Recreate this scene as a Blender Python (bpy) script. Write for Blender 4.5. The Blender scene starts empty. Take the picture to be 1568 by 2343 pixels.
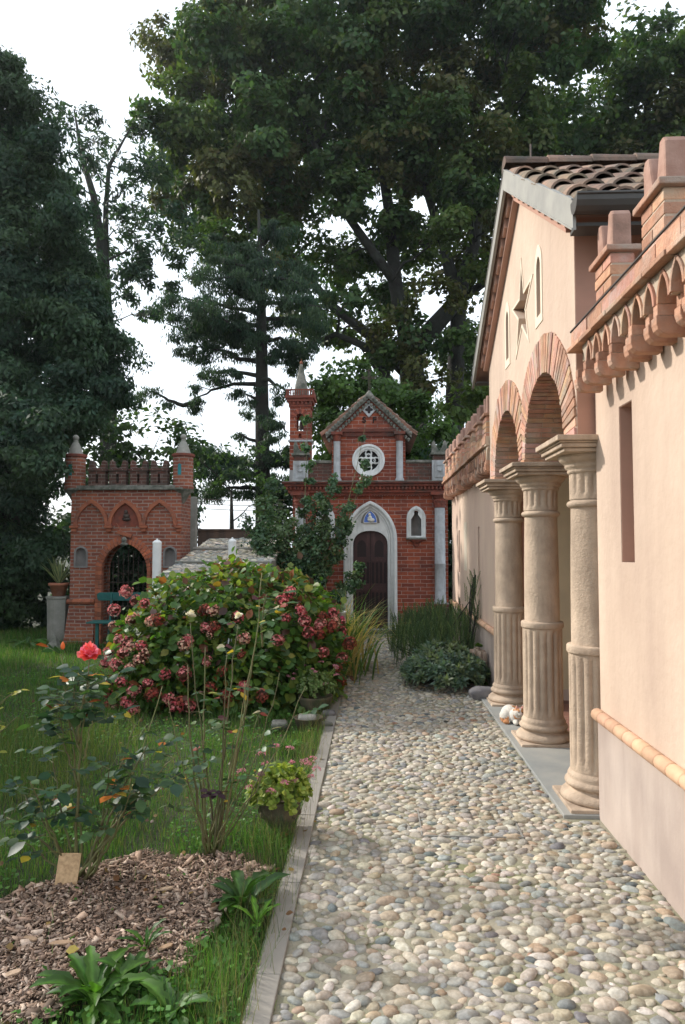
import bpy, bmesh, math, random
import numpy as np
from mathutils import Vector, Matrix
from mathutils.geometry import tessellate_polygon
random.seed(7); rng = np.random.default_rng(7)
R = math.radians
scene = bpy.context.scene
COL = scene.collection
# ------------------------------------------------------------------ camera
F, CX, CY, H = 1600.0, 784.0, 1171.5, 1.6          # focal length and centre in a 1568 x 2343 frame
PITCH = math.atan(78.5/F); YAW = math.atan(71/F*math.cos(PITCH))
cd = bpy.data.cameras.new('camera'); cam = bpy.data.objects.new('camera', cd); COL.objects.link(cam)
cam.location = (0, 0, H); cam.rotation_euler = (R(90)+PITCH, 0, YAW)
cd.sensor_fit = 'VERTICAL'; cd.sensor_height = 36; cd.lens = 36*F/2343; cd.clip_start = 0.05; cd.clip_end = 1500
scene.camera = cam
# ------------------------------------------------------------------ light
SUN_TO = Vector((0.90, -0.42, -0.62)).normalized()   # direction the light travels
world = bpy.data.worlds.new('World'); scene.world = world; world.use_nodes = True
wt = world.node_tree; wt.nodes.clear()
wo = wt.nodes.new('ShaderNodeOutputWorld'); bg = wt.nodes.new('ShaderNodeBackground')
sky = wt.nodes.new('ShaderNodeTexSky'); sky.sky_type = 'NISHITA'; sky.sun_disc = False
sky.sun_elevation = math.asin(-SUN_TO.z); sky.sun_rotation = math.atan2(-SUN_TO.x, -SUN_TO.y)
sky.air_density = 1.3; sky.dust_density = 4.0
tc = wt.nodes.new('ShaderNodeTexCoord'); nz = wt.nodes.new('ShaderNodeTexNoise')
nz.inputs['Scale'].default_value = 1.6; nz.inputs['Detail'].default_value = 5
wt.links.new(tc.outputs['Generated'], nz.inputs['Vector'])
cr = wt.nodes.new('ShaderNodeMapRange'); cr.inputs[1].default_value = .3; cr.inputs[2].default_value = .7
cr.inputs[3].default_value = .5; cr.inputs[4].default_value = .97
wt.links.new(nz.outputs['Fac'], cr.inputs[0])
mx = wt.nodes.new('ShaderNodeMix'); mx.data_type = 'RGBA'
mx.inputs['B'].default_value = (9.0, 9.8, 10.6, 1)    # thin bright cloud veil over the clear sky
wt.links.new(cr.outputs[0], mx.inputs['Factor']); wt.links.new(sky.outputs[0], mx.inputs['A'])
wt.links.new(mx.outputs['Result'], bg.inputs[0]); bg.inputs[1].default_value = 0.13
wt.links.new(bg.outputs[0], wo.inputs[0])
sd = bpy.data.lights.new('sun', 'SUN'); sd.energy = 3.5; sd.angle = R(2.5); sd.color = (1.0, .95, .87)
sun = bpy.data.objects.new('sun', sd); COL.objects.link(sun)
sun.rotation_euler = SUN_TO.to_track_quat('-Z', 'Y').to_euler()
vs = scene.view_settings; vs.view_transform = 'Standard'; vs.look = 'None'; vs.gamma = 1; vs.exposure = 0.42
vs.use_curve_mapping = False
# ------------------------------------------------------------------ picking points in the world from the camera calibration
_fw = np.array([-math.sin(YAW)*math.cos(PITCH), math.cos(YAW)*math.cos(PITCH), math.sin(PITCH)])
_rt = np.array([math.cos(YAW), math.sin(YAW), 0]); _up = np.cross(_rt, _fw)
def ray(x, y): return _fw*F + _rt*(x-CX) + _up*(CY-y)
def at(x, y, Y):
    d = ray(x, y); return np.array([0, 0, H]) + d*(Y/d[1])
def ong(x, y, z=0):
    d = ray(x, y); return np.array([0, 0, H]) + d*((z-H)/d[2])
# ------------------------------------------------------------------ object helpers
def tag(o, label=None, cat=None, group=None, kind=None):
    if label: o['label'] = label
    if cat: o['category'] = cat
    if group: o['group'] = group
    if kind: o['kind'] = kind
    return o
def thing(name, label, cat, loc=(0, 0, 0), rz=0, group=None):
    o = bpy.data.objects.new(name, None); o.empty_display_size = .1; COL.objects.link(o)
    o.location = loc; o.rotation_euler = (0, 0, rz)
    return tag(o, label, cat, group)
def world_loc(o):
    v = Vector((0, 0, 0))
    while o is not None: v = v + o.location; o = o.parent
    return v
def copy_tree(o, parent=None):
    c = o.copy(); COL.objects.link(c); c.parent = parent
    for ch in list(o.children): copy_tree(ch, c)
    return c
class MB:
    """collects world-space geometry; build() links it as one mesh object"""
    def __init__(s): s.v = []; s.f = []; s.c = []; s.m = []; s.col = (1, 1, 1); s.mi = 0
    def add(s, verts, faces):
        b = len(s.v)
        s.v += [tuple(map(float, p)) for p in verts]; s.c += [s.col]*len(verts)
        s.f += [tuple(i+b for i in f) for f in faces]; s.m += [s.mi]*len(faces); return s
    def box(s, x0, x1, y0, y1, z0, z1, rot=None, c=None):
        P = [(x, y, z) for z in (z0, z1) for y in (y0, y1) for x in (x0, x1)]
        if rot is not None:
            c = Vector(c if c else ((x0+x1)/2, (y0+y1)/2, (z0+z1)/2)); P = [c + rot @ (Vector(p)-c) for p in P]
        return s.add(P, [(0, 2, 3, 1), (4, 5, 7, 6), (0, 1, 5, 4), (2, 6, 7, 3), (0, 4, 6, 2), (1, 3, 7, 5)])
    def prism(s, loops, t0, t1, ax='y'):
        mp = {'y': lambda u, v, t: (u, t, v), 'x': lambda u, v, t: (t, u, v), 'z': lambda u, v, t: (u, v, t)}[ax]
        L = [[Vector((p[0], p[1], 0)) for p in l] for l in loops]
        tri = tessellate_polygon(L); flat = [p for l in loops for p in l]; n = len(flat)
        V = [mp(p[0], p[1], t0) for p in flat] + [mp(p[0], p[1], t1) for p in flat]
        Fc = [tuple(t) for t in tri] + [tuple(i+n for i in reversed(t)) for t in tri]
        b = 0
        for l in loops:
            k = len(l)
            for i in range(k): j = (i+1) % k; Fc.append((b+i, b+j, b+j+n, b+i+n))
            b += k
        return s.add(V, Fc)
    def lathe(s, prof, c, seg=24, a0=0, a1=2*math.pi, sq=None):
        V = []; k = len(prof); full = abs(a1-a0-2*math.pi) < 1e-6; m = seg if full else seg+1
        for i in range(m):
            a = a0+(a1-a0)*i/seg
            for r, z in prof: V.append((c[0]+r*math.cos(a), c[1]+r*math.sin(a), c[2]+z))
        Fc = []
        for i in range(seg):
            j = (i+1) % m
            for q in range(k-1): Fc.append((i*k+q, j*k+q, j*k+q+1, i*k+q+1))
        return s.add(V, Fc)
    def tube(s, pts, rad, seg=6, caps=True):
        pts = [Vector(p) for p in pts]; n = len(pts)
        if not hasattr(rad, '__len__'): rad = [rad]*n
        V = []; prev = None
        for i, p in enumerate(pts):
            t = (pts[min(i+1, n-1)]-pts[max(i-1, 0)]).normalized()
            a = prev if prev is not None else (Vector((0, 0, 1)) if abs(t.z) < .9 else Vector((1, 0, 0)))
            u = (a - t*a.dot(t)).normalized(); prev = u; w = t.cross(u)
            for k in range(seg):
                an = 2*math.pi*k/seg; V.append(p + (u*math.cos(an)+w*math.sin(an))*rad[i])
        Fc = [(i*seg+k, i*seg+(k+1) % seg, (i+1)*seg+(k+1) % seg, (i+1)*seg+k) for i in range(n-1) for k in range(seg)]
        if caps: Fc += [tuple(reversed(range(seg))), tuple(range((n-1)*seg, n*seg))]
        return s.add(V, Fc)
    def sphere(s, c, r, seg=12, sc=(1, 1, 1)):
        k = seg//2; P = [(max(1e-4, math.sin(math.pi*i/k)), -math.cos(math.pi*i/k)) for i in range(k+1)]; V = []
        for j in range(seg):
            a = 2*math.pi*j/seg
            for q, z in P: V.append((c[0]+r*sc[0]*q*math.cos(a), c[1]+r*sc[1]*q*math.sin(a), c[2]+r*sc[2]*z))
        return s.add(V, [(j*(k+1)+q, ((j+1) % seg)*(k+1)+q, ((j+1) % seg)*(k+1)+q+1, j*(k+1)+q+1) for j in range(seg) for q in range(k)])
    def build(s, name, mat, parent=None, smooth=False, bevel=0, off=None):
        o = mesh_obj(name, s.v, s.f, mat, parent, s.c, smooth, s.m, off)
        bm = bmesh.new(); bm.from_mesh(o.data); bmesh.ops.recalc_face_normals(bm, faces=bm.faces)
        bm.to_mesh(o.data); bm.free()
        if bevel:
            md = o.modifiers.new('bevel', 'BEVEL'); md.width = bevel; md.segments = 2; md.limit_method = 'ANGLE'; md.angle_limit = R(40)
        return o
def mesh_obj(name, V, Fc, mat, parent=None, cols=None, smooth=False, mi=None, off=None):
    V = np.array(V, dtype=np.float32).reshape(-1, 3)
    o_loc = Vector(off) if off is not None else (world_loc(parent) if parent is not None else Vector((0, 0, 0)))
    V = V - np.array(o_loc, dtype=np.float32)
    me = bpy.data.meshes.new(name)
    if isinstance(Fc, np.ndarray):
        n, k = Fc.shape; me.vertices.add(len(V)); me.vertices.foreach_set('co', V.ravel())
        me.loops.add(n*k); me.loops.foreach_set('vertex_index', Fc.ravel().astype(np.int32))
        me.polygons.add(n); me.polygons.foreach_set('loop_start', (np.arange(n)*k).astype(np.int32))
        me.polygons.foreach_set('loop_total', np.full(n, k, np.int32)); me.update(calc_edges=True)
    else:
        me.from_pydata(V.tolist(), [], Fc)
    me.validate() if not isinstance(Fc, np.ndarray) else None
    if cols is not None:
        c = np.array(cols, dtype=np.float32).reshape(-1, 3)
        if len(c) == len(me.vertices):
            a = me.color_attributes.new('Col', 'FLOAT_COLOR', 'POINT')
            a.data.foreach_set('color', np.hstack([c, np.ones((len(c), 1), np.float32)]).astype(np.float32).ravel())
    for m in (mat if isinstance(mat, (list, tuple)) else [mat]): me.materials.append(m)
    if mi is not None and len(mi) == len(me.polygons) and any(mi): me.polygons.foreach_set('material_index', np.array(mi, np.int32))
    if smooth: me.polygons.foreach_set('use_smooth', np.ones(len(me.polygons), bool))
    o = bpy.data.objects.new(name, me); COL.objects.link(o)
    if parent is not None: o.parent = parent
    elif off is not None: o.location = off
    return o
# ---- numpy instancing into one mesh
def rot_mats(n, tilt=None, yaw=None, roll=None):
    """rotation matrices from yaw(z) * tilt(x) * roll(y)"""
    yaw = rng.uniform(0, 2*np.pi, n) if yaw is None else yaw
    tilt = rng.uniform(0, np.pi, n) if tilt is None else tilt
    roll = np.zeros(n) if roll is None else roll
    cz, sz, cx, sx, cy, sy = np.cos(yaw), np.sin(yaw), np.cos(tilt), np.sin(tilt), np.cos(roll), np.sin(roll)
    Z = np.zeros((n, 3, 3)); X = np.zeros((n, 3, 3)); Y = np.zeros((n, 3, 3))
    Z[:, 0, 0] = cz; Z[:, 0, 1] = -sz; Z[:, 1, 0] = sz; Z[:, 1, 1] = cz; Z[:, 2, 2] = 1
    X[:, 0, 0] = 1; X[:, 1, 1] = cx; X[:, 1, 2] = -sx; X[:, 2, 1] = sx; X[:, 2, 2] = cx
    Y[:, 1, 1] = 1; Y[:, 0, 0] = cy; Y[:, 0, 2] = sy; Y[:, 2, 0] = -sy; Y[:, 2, 2] = cy
    return Z @ X @ Y
def scatter_arrays(tv, tf, M, P, C):
    n = len(P); tv = np.array(tv, float); tf = np.array(tf, int)
    V = np.einsum('nij,kj->nki', M, tv) + P[:, None, :]
    Fc = tf[None] + (np.arange(n)*len(tv))[:, None, None]
    CC = np.repeat(C[:, None, :], len(tv), axis=1)
    return V.reshape(-1, 3), Fc.reshape(-1, tf.shape[1]), CC.reshape(-1, 3)
def scatter(name, tv, tf, M, P, C, mat, parent=None, smooth=False, off=None):
    V, Fc, CC = scatter_arrays(tv, tf, M, P, C)
    return mesh_obj(name, V, Fc, mat, parent, CC, smooth, None, off)
# ------------------------------------------------------------------ materials
def nt(name):
    m = bpy.data.materials.new(name); m.use_nodes = True; t = m.node_tree
    return m, t, t.nodes['Principled BSDF']
def N(t, typ, **kw):
    n = t.nodes.new(typ)
    for k, v in kw.items():
        if hasattr(n, k) and k not in n.inputs: setattr(n, k, v)
        else: n.inputs[k].default_value = v
    return n
def mixc(t, fac, a, b, blend='MIX'):
    m = t.nodes.new('ShaderNodeMix'); m.data_type = 'RGBA'; m.blend_type = blend; m.clamp_factor = True
    for s, v in (('Factor', fac), ('A', a), ('B', b)):
        if hasattr(v, 'is_output'): t.links.new(v, m.inputs[s])
        elif s == 'Factor': m.inputs[s].default_value = v
        else: m.inputs[s].default_value = (*v, 1) if len(v) == 3 else v
    return m.outputs['Result']
def noise(t, scale, detail=4, rough=.55, vec=None, lo=.35, hi=.65):
    n = N(t, 'ShaderNodeTexNoise'); n.inputs['Scale'].default_value = scale; n.inputs['Detail'].default_value = detail
    n.inputs['Roughness'].default_value = rough
    if vec is None:
        c = N(t, 'ShaderNodeTexCoord'); vec = c.outputs['Object']
    t.links.new(vec, n.inputs['Vector'])
    r = N(t, 'ShaderNodeMapRange'); r.inputs[1].default_value = lo; r.inputs[2].default_value = hi
    t.links.new(n.outputs['Fac'], r.inputs[0]); return r.outputs[0]
def bump(t, b, h, st=.3, dist=.01):
    n = N(t, 'ShaderNodeBump'); n.inputs['Strength'].default_value = st; n.inputs['Distance'].default_value = dist
    t.links.new(h, n.inputs['Height']); t.links.new(n.outputs[0], b.inputs['Normal'])
def surf(name, c, c2=None, scale=6, rough=.85, c3=None, s3=1.5, bs=.25, bd=.006, bscale=60, attr=False, metal=0, streak=False, hi=.65, lo=.35):
    m, t, b = nt(name); c2 = c2 or tuple(x*.8 for x in c)
    col = mixc(t, noise(t, scale, 6), c, c2)
    if c3:
        vec = None
        if streak:
            tcn = N(t, 'ShaderNodeTexCoord'); mp = N(t, 'ShaderNodeMapping'); mp.inputs['Scale'].default_value = (1, 1, .22)
            t.links.new(tcn.outputs['Object'], mp.inputs['Vector']); vec = mp.outputs[0]
        col = mixc(t, noise(t, s3, 5, .6, vec, lo, hi), col, c3)
    if attr:
        a = N(t, 'ShaderNodeAttribute', attribute_name='Col'); col = mixc(t, 1, col, a.outputs['Color'], 'MULTIPLY')
    t.links.new(col, b.inputs['Base Color']); b.inputs['Roughness'].default_value = rough; b.inputs['Metallic'].default_value = metal
    if bs: bump(t, b, noise(t, bscale, 5, .6, None, 0, 1), bs, bd)
    return m
def brick(name, c1, c2, mortar, w, h, ms, dirt=(.05, .045, .04), dirtamt=(.5, .8), bias=0.0):
    m, t, b = nt(name)
    tcn = N(t, 'ShaderNodeTexCoord'); sp = N(t, 'ShaderNodeSeparateXYZ'); ad = N(t, 'ShaderNodeMath', operation='ADD'); cb = N(t, 'ShaderNodeCombineXYZ')
    t.links.new(tcn.outputs['Object'], sp.inputs[0]); t.links.new(sp.outputs[0], ad.inputs[0]); t.links.new(sp.outputs[1], ad.inputs[1])
    wob = N(t, 'ShaderNodeTexNoise'); wob.inputs['Scale'].default_value = 7; wob.inputs['Detail'].default_value = 3
    t.links.new(tcn.outputs['Object'], wob.inputs['Vector'])
    wm = N(t, 'ShaderNodeMath', operation='MULTIPLY_ADD'); wm.inputs[1].default_value = .018; t.links.new(wob.outputs['Fac'], wm.inputs[0]); t.links.new(sp.outputs[2], wm.inputs[2])
    t.links.new(ad.outputs[0], cb.inputs[0]); t.links.new(wm.outputs[0], cb.inputs[1])
    br = N(t, 'ShaderNodeTexBrick'); br.offset = .5; br.inputs['Scale'].default_value = 1
    br.inputs['Brick Width'].default_value = w; br.inputs['Row Height'].default_value = h; br.inputs['Mortar Size'].default_value = ms
    br.inputs['Mortar Smooth'].default_value = .3; br.inputs['Bias'].default_value = bias
    br.inputs['Color1'].default_value = (*c1, 1); br.inputs['Color2'].default_value = (*c2, 1); br.inputs['Mortar'].default_value = (*mortar, 1)
    t.links.new(cb.outputs[0], br.inputs['Vector'])
    col = mixc(t, noise(t, 14, 5), br.outputs['Color'], (.55, .5, .5), 'MULTIPLY')
    col = mixc(t, .45, br.outputs['Color'], col)
    col = mixc(t, noise(t, 2.2, 7, .7, None, *dirtamt), col, dirt)
    t.links.new(col, b.inputs['Base Color']); b.inputs['Roughness'].default_value = .9
    mh = N(t, 'ShaderNodeMath', operation='SUBTRACT'); t.links.new(noise(t, 90, 4), mh.inputs[0]); t.links.new(br.outputs['Fac'], mh.inputs[1])
    bump(t, b, mh.outputs[0], .7, .010)
    return m
def leafmat(name, transl=.35, rough=.45, spec=.5, var=.25, tint=(1.5, 1.7, .7, 1)):
    m = bpy.data.materials.new(name); m.use_nodes = True; t = m.node_tree; b = t.nodes['Principled BSDF']; out = t.nodes['Material Output']
    a = N(t, 'ShaderNodeAttribute', attribute_name='Col')
    col = mixc(t, noise(t, 25, 3), a.outputs['Color'], tuple([1-var]*3), 'MULTIPLY')
    t.links.new(col, b.inputs['Base Color']); b.inputs['Roughness'].default_value = rough; b.inputs['Specular IOR Level'].default_value = spec
    tr = N(t, 'ShaderNodeBsdfTranslucent'); tcol = mixc(t, 1, col, tint, 'MULTIPLY'); t.links.new(tcol, tr.inputs['Color'])
    ms = N(t, 'ShaderNodeMixShader'); ms.inputs[0].default_value = transl
    t.links.new(b.outputs[0], ms.inputs[1]); t.links.new(tr.outputs[0], ms.inputs[2]); t.links.new(ms.outputs[0], out.inputs['Surface'])
    return m
M_PLASTER = surf('cream_plaster', (.585, .45, .35), (.52, .39, .30), 2.2, .9, (.44, .325, .255), 1.7, .5, .012, 13, streak=True, lo=.42, hi=.72)
M_PLASTERF = surf('far_plaster', (.60, .44, .345), (.54, .39, .31), 3, .9, (.67, .52, .39), 1.3, .25, .004, 45, streak=True, lo=.45, hi=.75)
M_PINK = surf('pink_plaster', (.52, .29, .215), (.47, .26, .195), 3, .9, (.4, .24, .18), 1.5, .2, .004, 45)
M_DADO = surf('dado_plaster', (.40, .32, .275), (.34, .27, .235), 4, .9, (.55, .46, .4), 1.6, .3, .004, 50, streak=True, lo=.45, hi=.7)
M_WHITEP = surf('pale_plaster', (.70, .60, .47), (.64, .55, .43), 5, .9, None, 1, .2, .003, 50)
M_INNER = surf('porch_plaster', (.58, .5, .34), (.5, .43, .3), 3, .9, None, 1, .2, .003, 50)
M_STONE = surf('column_stone', (.54, .415, .305), (.42, .32, .235), 7, .9, (.30, .225, .165), 4.5, .7, .009, 50, streak=True, lo=.48, hi=.70)
M_SLAB = surf('grey_slab', (.25, .26, .25), (.2, .21, .21), 5, .75, (.32, .31, .28), 2, .3, .003, 90)
M_TERRA = surf('old_terracotta', (.52, .29, .195), (.38, .20, .135), 11, .9, (.42, .33, .27), 5, .8, .010, 40, attr=True, lo=.46, hi=.68)
M_MORTAR = surf('lime_mortar', (.5, .4, .3), (.4, .32, .25), 12, .95, None, 1, .6, .008, 60)
M_MERLON = surf('weathered_clay', (.42, .26, .21), (.31, .17, .13), 8, .9, (.2, .14, .11), 4, .5, .006, 55, attr=True, lo=.55, hi=.8)
M_TILE = surf('roof_tile', (.25, .16, .12), (.15, .10, .08), 9, .9, (.10, .09, .075), 6, .6, .01, 40, attr=True, lo=.42, hi=.7)
M_ZINC = surf('zinc_sheet', (.27, .265, .245), (.23, .225, .21), 3, .55, (.32, .31, .28), 5, .1, .002, 30, metal=.2)
M_GUTTER = surf('gutter_metal', (.08, .075, .07), (.06, .055, .05), 3, .5, None, 1, .1, .002, 30, metal=.4)
M_ROPE = surf('dado_cord', (.60, .37, .235), (.50, .30, .19), 14, .85, None, 1, .4, .004, 60, attr=True)
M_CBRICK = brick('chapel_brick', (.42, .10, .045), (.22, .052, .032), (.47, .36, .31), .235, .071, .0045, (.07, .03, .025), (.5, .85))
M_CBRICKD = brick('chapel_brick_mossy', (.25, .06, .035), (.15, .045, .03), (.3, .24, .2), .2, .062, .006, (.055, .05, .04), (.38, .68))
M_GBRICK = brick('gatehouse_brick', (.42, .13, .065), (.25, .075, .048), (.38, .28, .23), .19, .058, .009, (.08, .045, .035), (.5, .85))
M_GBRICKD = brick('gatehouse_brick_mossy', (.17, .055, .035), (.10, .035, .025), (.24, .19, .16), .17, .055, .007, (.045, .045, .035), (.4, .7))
M_CTERRA = surf('dark_terracotta', (.24, .06, .035), (.16, .045, .03), 12, .9, (.07, .05, .04), 5, .5, .006, 60, attr=True, lo=.48, hi=.75)
M_ORANGE = surf('orange_clay', (.36, .115, .055), (.25, .08, .045), 10, .88, (.12, .07, .05), 5, .5, .006, 60, attr=True, lo=.52, hi=.8)
M_WSTONE = surf('white_stucco', (.74, .75, .73), (.64, .65, .64), 8, .9, (.3, .3, .28), 4, .3, .004, 60, streak=True, lo=.5, hi=.78)
M_WSTONE2 = surf('flaking_white_stucco', (.46, .47, .48), (.34, .35, .36), 10, .9, (.24, .23, .22), 7, .5, .008, 60, streak=True, lo=.5, hi=.75)
M_GSTONE = surf('mossy_stone', (.22, .21, .18), (.12, .12, .10), 12, .92, (.06, .07, .05), 6, .6, .01, 50, lo=.45, hi=.7)
M_NICHE = surf('niche_grey', (.22, .2, .19), (.16, .15, .14), 6, .9, None, 1, .2, .004, 50)
M_DOOR = surf('door_wood', (.055, .018, .017), (.035, .013, .013), 6, .6, (.11, .05, .045), 9, .4, .004, 40, streak=True, lo=.55, hi=.8)
M_DOORD = surf('door_recess', (.02, .008, .008), (.014, .006, .006), 6, .7, None, 1, .2, .004, 40)
M_IRON = surf('rusty_iron', (.09, .06, .045), (.05, .04, .035), 20, .7, None, 1, .3, .002, 90, metal=.3)
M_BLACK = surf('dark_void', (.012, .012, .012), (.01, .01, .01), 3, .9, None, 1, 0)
M_BLUE = surf('blue_glaze', (.06, .16, .55), (.05, .13, .46), 6, .3, None, 1, .1, .002, 40)
M_GLAZE = surf('white_glaze', (.72, .70, .64), (.62, .6, .55), 6, .35, None, 1, .1, .002, 40)
M_TEAL = surf('teal_paint', (.0, .2, .22), (.0, .13, .15), 12, .5, None, 1, .2, .002, 60)
M_BENCH = surf('green_bench_paint', (.012, .12, .105), (.01, .085, .08), 14, .45, (.05, .06, .05), 7, .2, .002, 50, lo=.6, hi=.8)
M_POT = surf('terracotta_pot', (.40, .15, .08), (.30, .11, .07), 10, .85, (.34, .25, .2), 6, .3, .004, 60, lo=.55, hi=.8)
M_URN = surf('mossy_urn', (.14, .105, .065), (.085, .07, .045), 12, .92, (.05, .065, .03), 7, .6, .008, 50, lo=.42, hi=.62)
M_CONC = surf('concrete', (.33, .31, .28), (.26, .25, .22), 14, .9, (.2, .2, .17), 4, .5, .004, 90)
M_PAINTW = surf('white_post_paint', (.78, .78, .76), (.7, .7, .68), 8, .6, (.5, .48, .44), 7, .2, .002, 50, lo=.6, hi=.8)
M_RUSTW = surf('rusty_brown_wall', (.075, .05, .04), (.045, .035, .03), 5, .85, (.13, .08, .055), 6, .4, .006, 40, streak=True)
M_KERB = surf('kerb_marble', (.27, .25, .225), (.245, .228, .205), 2, .8, None, 3, .25, .002, 120, attr=True)
M_CEMENT = surf('path_cement', (.30, .27, .205), (.23, .215, .16), 10, .95, (.17, .18, .085), 1.6, .7, .008, 80, lo=.48, hi=.68)
M_PEB = surf('river_pebble', (1, 1, 1), (.66, .66, .65), 60, .75, (.62, .58, .52), 28, .5, .003, 140, attr=True, lo=.5, hi=.7)
M_SOIL = surf('lawn_soil', (.030, .036, .014), (.05, .04, .022), 4, .95, (.02, .03, .010), 1, .8, .03, 12)
M_MULCH = surf('mulch_soil', (.085, .05, .032), (.04, .026, .018), 20, .95, None, 1, .8, .02, 40)
M_CHIP = surf('wood_chip', (1, 1, 1), (.7, .66, .62), 60, .85, None, 1, .3, .002, 120, attr=True)
M_BARK = surf('bark', (.028, .022, .018), (.014, .012, .010), 6, .95, (.03, .034, .026), 2, .9, .05, 9)
M_STEM = surf('green_stem', (.12, .15, .05), (.10, .08, .035), 20, .7, None, 1, .2, .001, 90, attr=True)
M_LEAF = leafmat('leaf', .38, .45, .35)
M_TLEAF = leafmat('tree_leaf', .33, .55, .25)
M_GLOSSY = leafmat('glossy_leaf', .28, .42, .3)
M_PETAL = leafmat('petal', .35, .6, .2, .15, (1.1, 1, 1, 1))
M_GRASS = leafmat('grass_blade', .35, .5, .3)
M_ROCK = surf('porous_rock', (.34, .2, .14), (.16, .1, .075), 22, .95, (.45, .36, .28), 9, 1, .02, 35)
M_GROCK = surf('grey_rock', (.13, .12, .13), (.09, .085, .09), 9, .9, (.2, .19, .19), 5, .6, .01, 30)
M_FUR = surf('cat_fur', (1, 1, 1), (.85, .83, .8), 60, .95, None, 1, .4, .003, 200, attr=True)
M_FLOOR = brick('porch_floor', (.33, .15, .10), (.28, .13, .09), (.2, .16, .13), .3, .15, .006)
# ------------------------------------------------------------------ 2D outlines
def arc(cx, cz, r, a0, a1, n=16): return [(cx+r*math.cos(a0+(a1-a0)*i/n), cz+r*math.sin(a0+(a1-a0)*i/n)) for i in range(n+1)]
def gothic_top(cx, w, zs, h, n=10):
    """points from the right springing over the apex to the left springing"""
    r = (w*w+h*h)/(2*w); c = w-r; out = []
    a1 = math.atan2(h, -c)
    for i in range(n+1): a = a1*i/n; out.append((cx+c+r*math.cos(a), zs+r*math.sin(a)))
    return out + [(2*cx-x, z) for x, z in reversed(out[:-1])]
def gothic(cx, w, z0, zs, h, n=10): return [(cx-w, z0), (cx+w, z0)] + gothic_top(cx, w, zs, h, n)
def oval_top(cx, w, zs, h, n=16, p=2.0):
    return [(cx+w*math.copysign(abs(math.cos(a))**(2/p), math.cos(a)), zs+h*abs(math.sin(a))**(2/p)) for a in [math.pi*i/n for i in range(n+1)]]
def rect(a, b, c, d): return [(a, c), (b, c), (b, d), (a, d)]
def circ(cx, cz, r, n=20, a=0): return [(cx+r*math.cos(a+2*math.pi*i/n), cz+r*math.sin(a+2*math.pi*i/n)) for i in range(n)]
def band(outer, inner): return outer + inner[::-1]

# ================================================================== GROUND
g = MB()
nx, ny = 60, 60
xs = np.concatenate([np.linspace(-400, -12, 8), np.linspace(-11, 3, 40), np.linspace(4, 400, 8)])
ys = np.concatenate([np.linspace(-30, 0, 4), np.linspace(.5, 16, 45), np.linspace(18, 600, 10)])
gv = [(x, y, -.03 + (.012*math.sin(x*2.1+1)*math.cos(y*1.7) if -11 < x < -.6 and y < 16 else -.0)) for y in ys for x in xs]
gf = [(j*len(xs)+i, j*len(xs)+i+1, (j+1)*len(xs)+i+1, (j+1)*len(xs)+i) for j in range(len(ys)-1) for i in range(len(xs)-1)]
g.add(gv, gf); o = g.build('ground', M_SOIL, None, True); tag(o, kind='structure')
p = MB(); p.box(-.45, 1.36, .6, 7.4, -.06, 0.0); p.box(-.45, 1.36, 7.4, 13.0, -.06, 0.0)
o = p.build('path', M_CEMENT); tag(o, kind='structure')
# kerb: grey marble strips with hair joints
kb = MB(); y = 1.0
while y < 8.6:
    L = random.uniform(.7, 1.0); c = random.uniform(.85, 1.12); kb.col = (c, c*.99, c*.97)
    kb.box(-.437+random.uniform(-.003, .003), -.347, y, y+L-.004, -.05, .020+random.uniform(-.003, .003)); y += L
o = kb.build('path_kerb', M_KERB, None, False, .004); tag(o, kind='structure')
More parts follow.
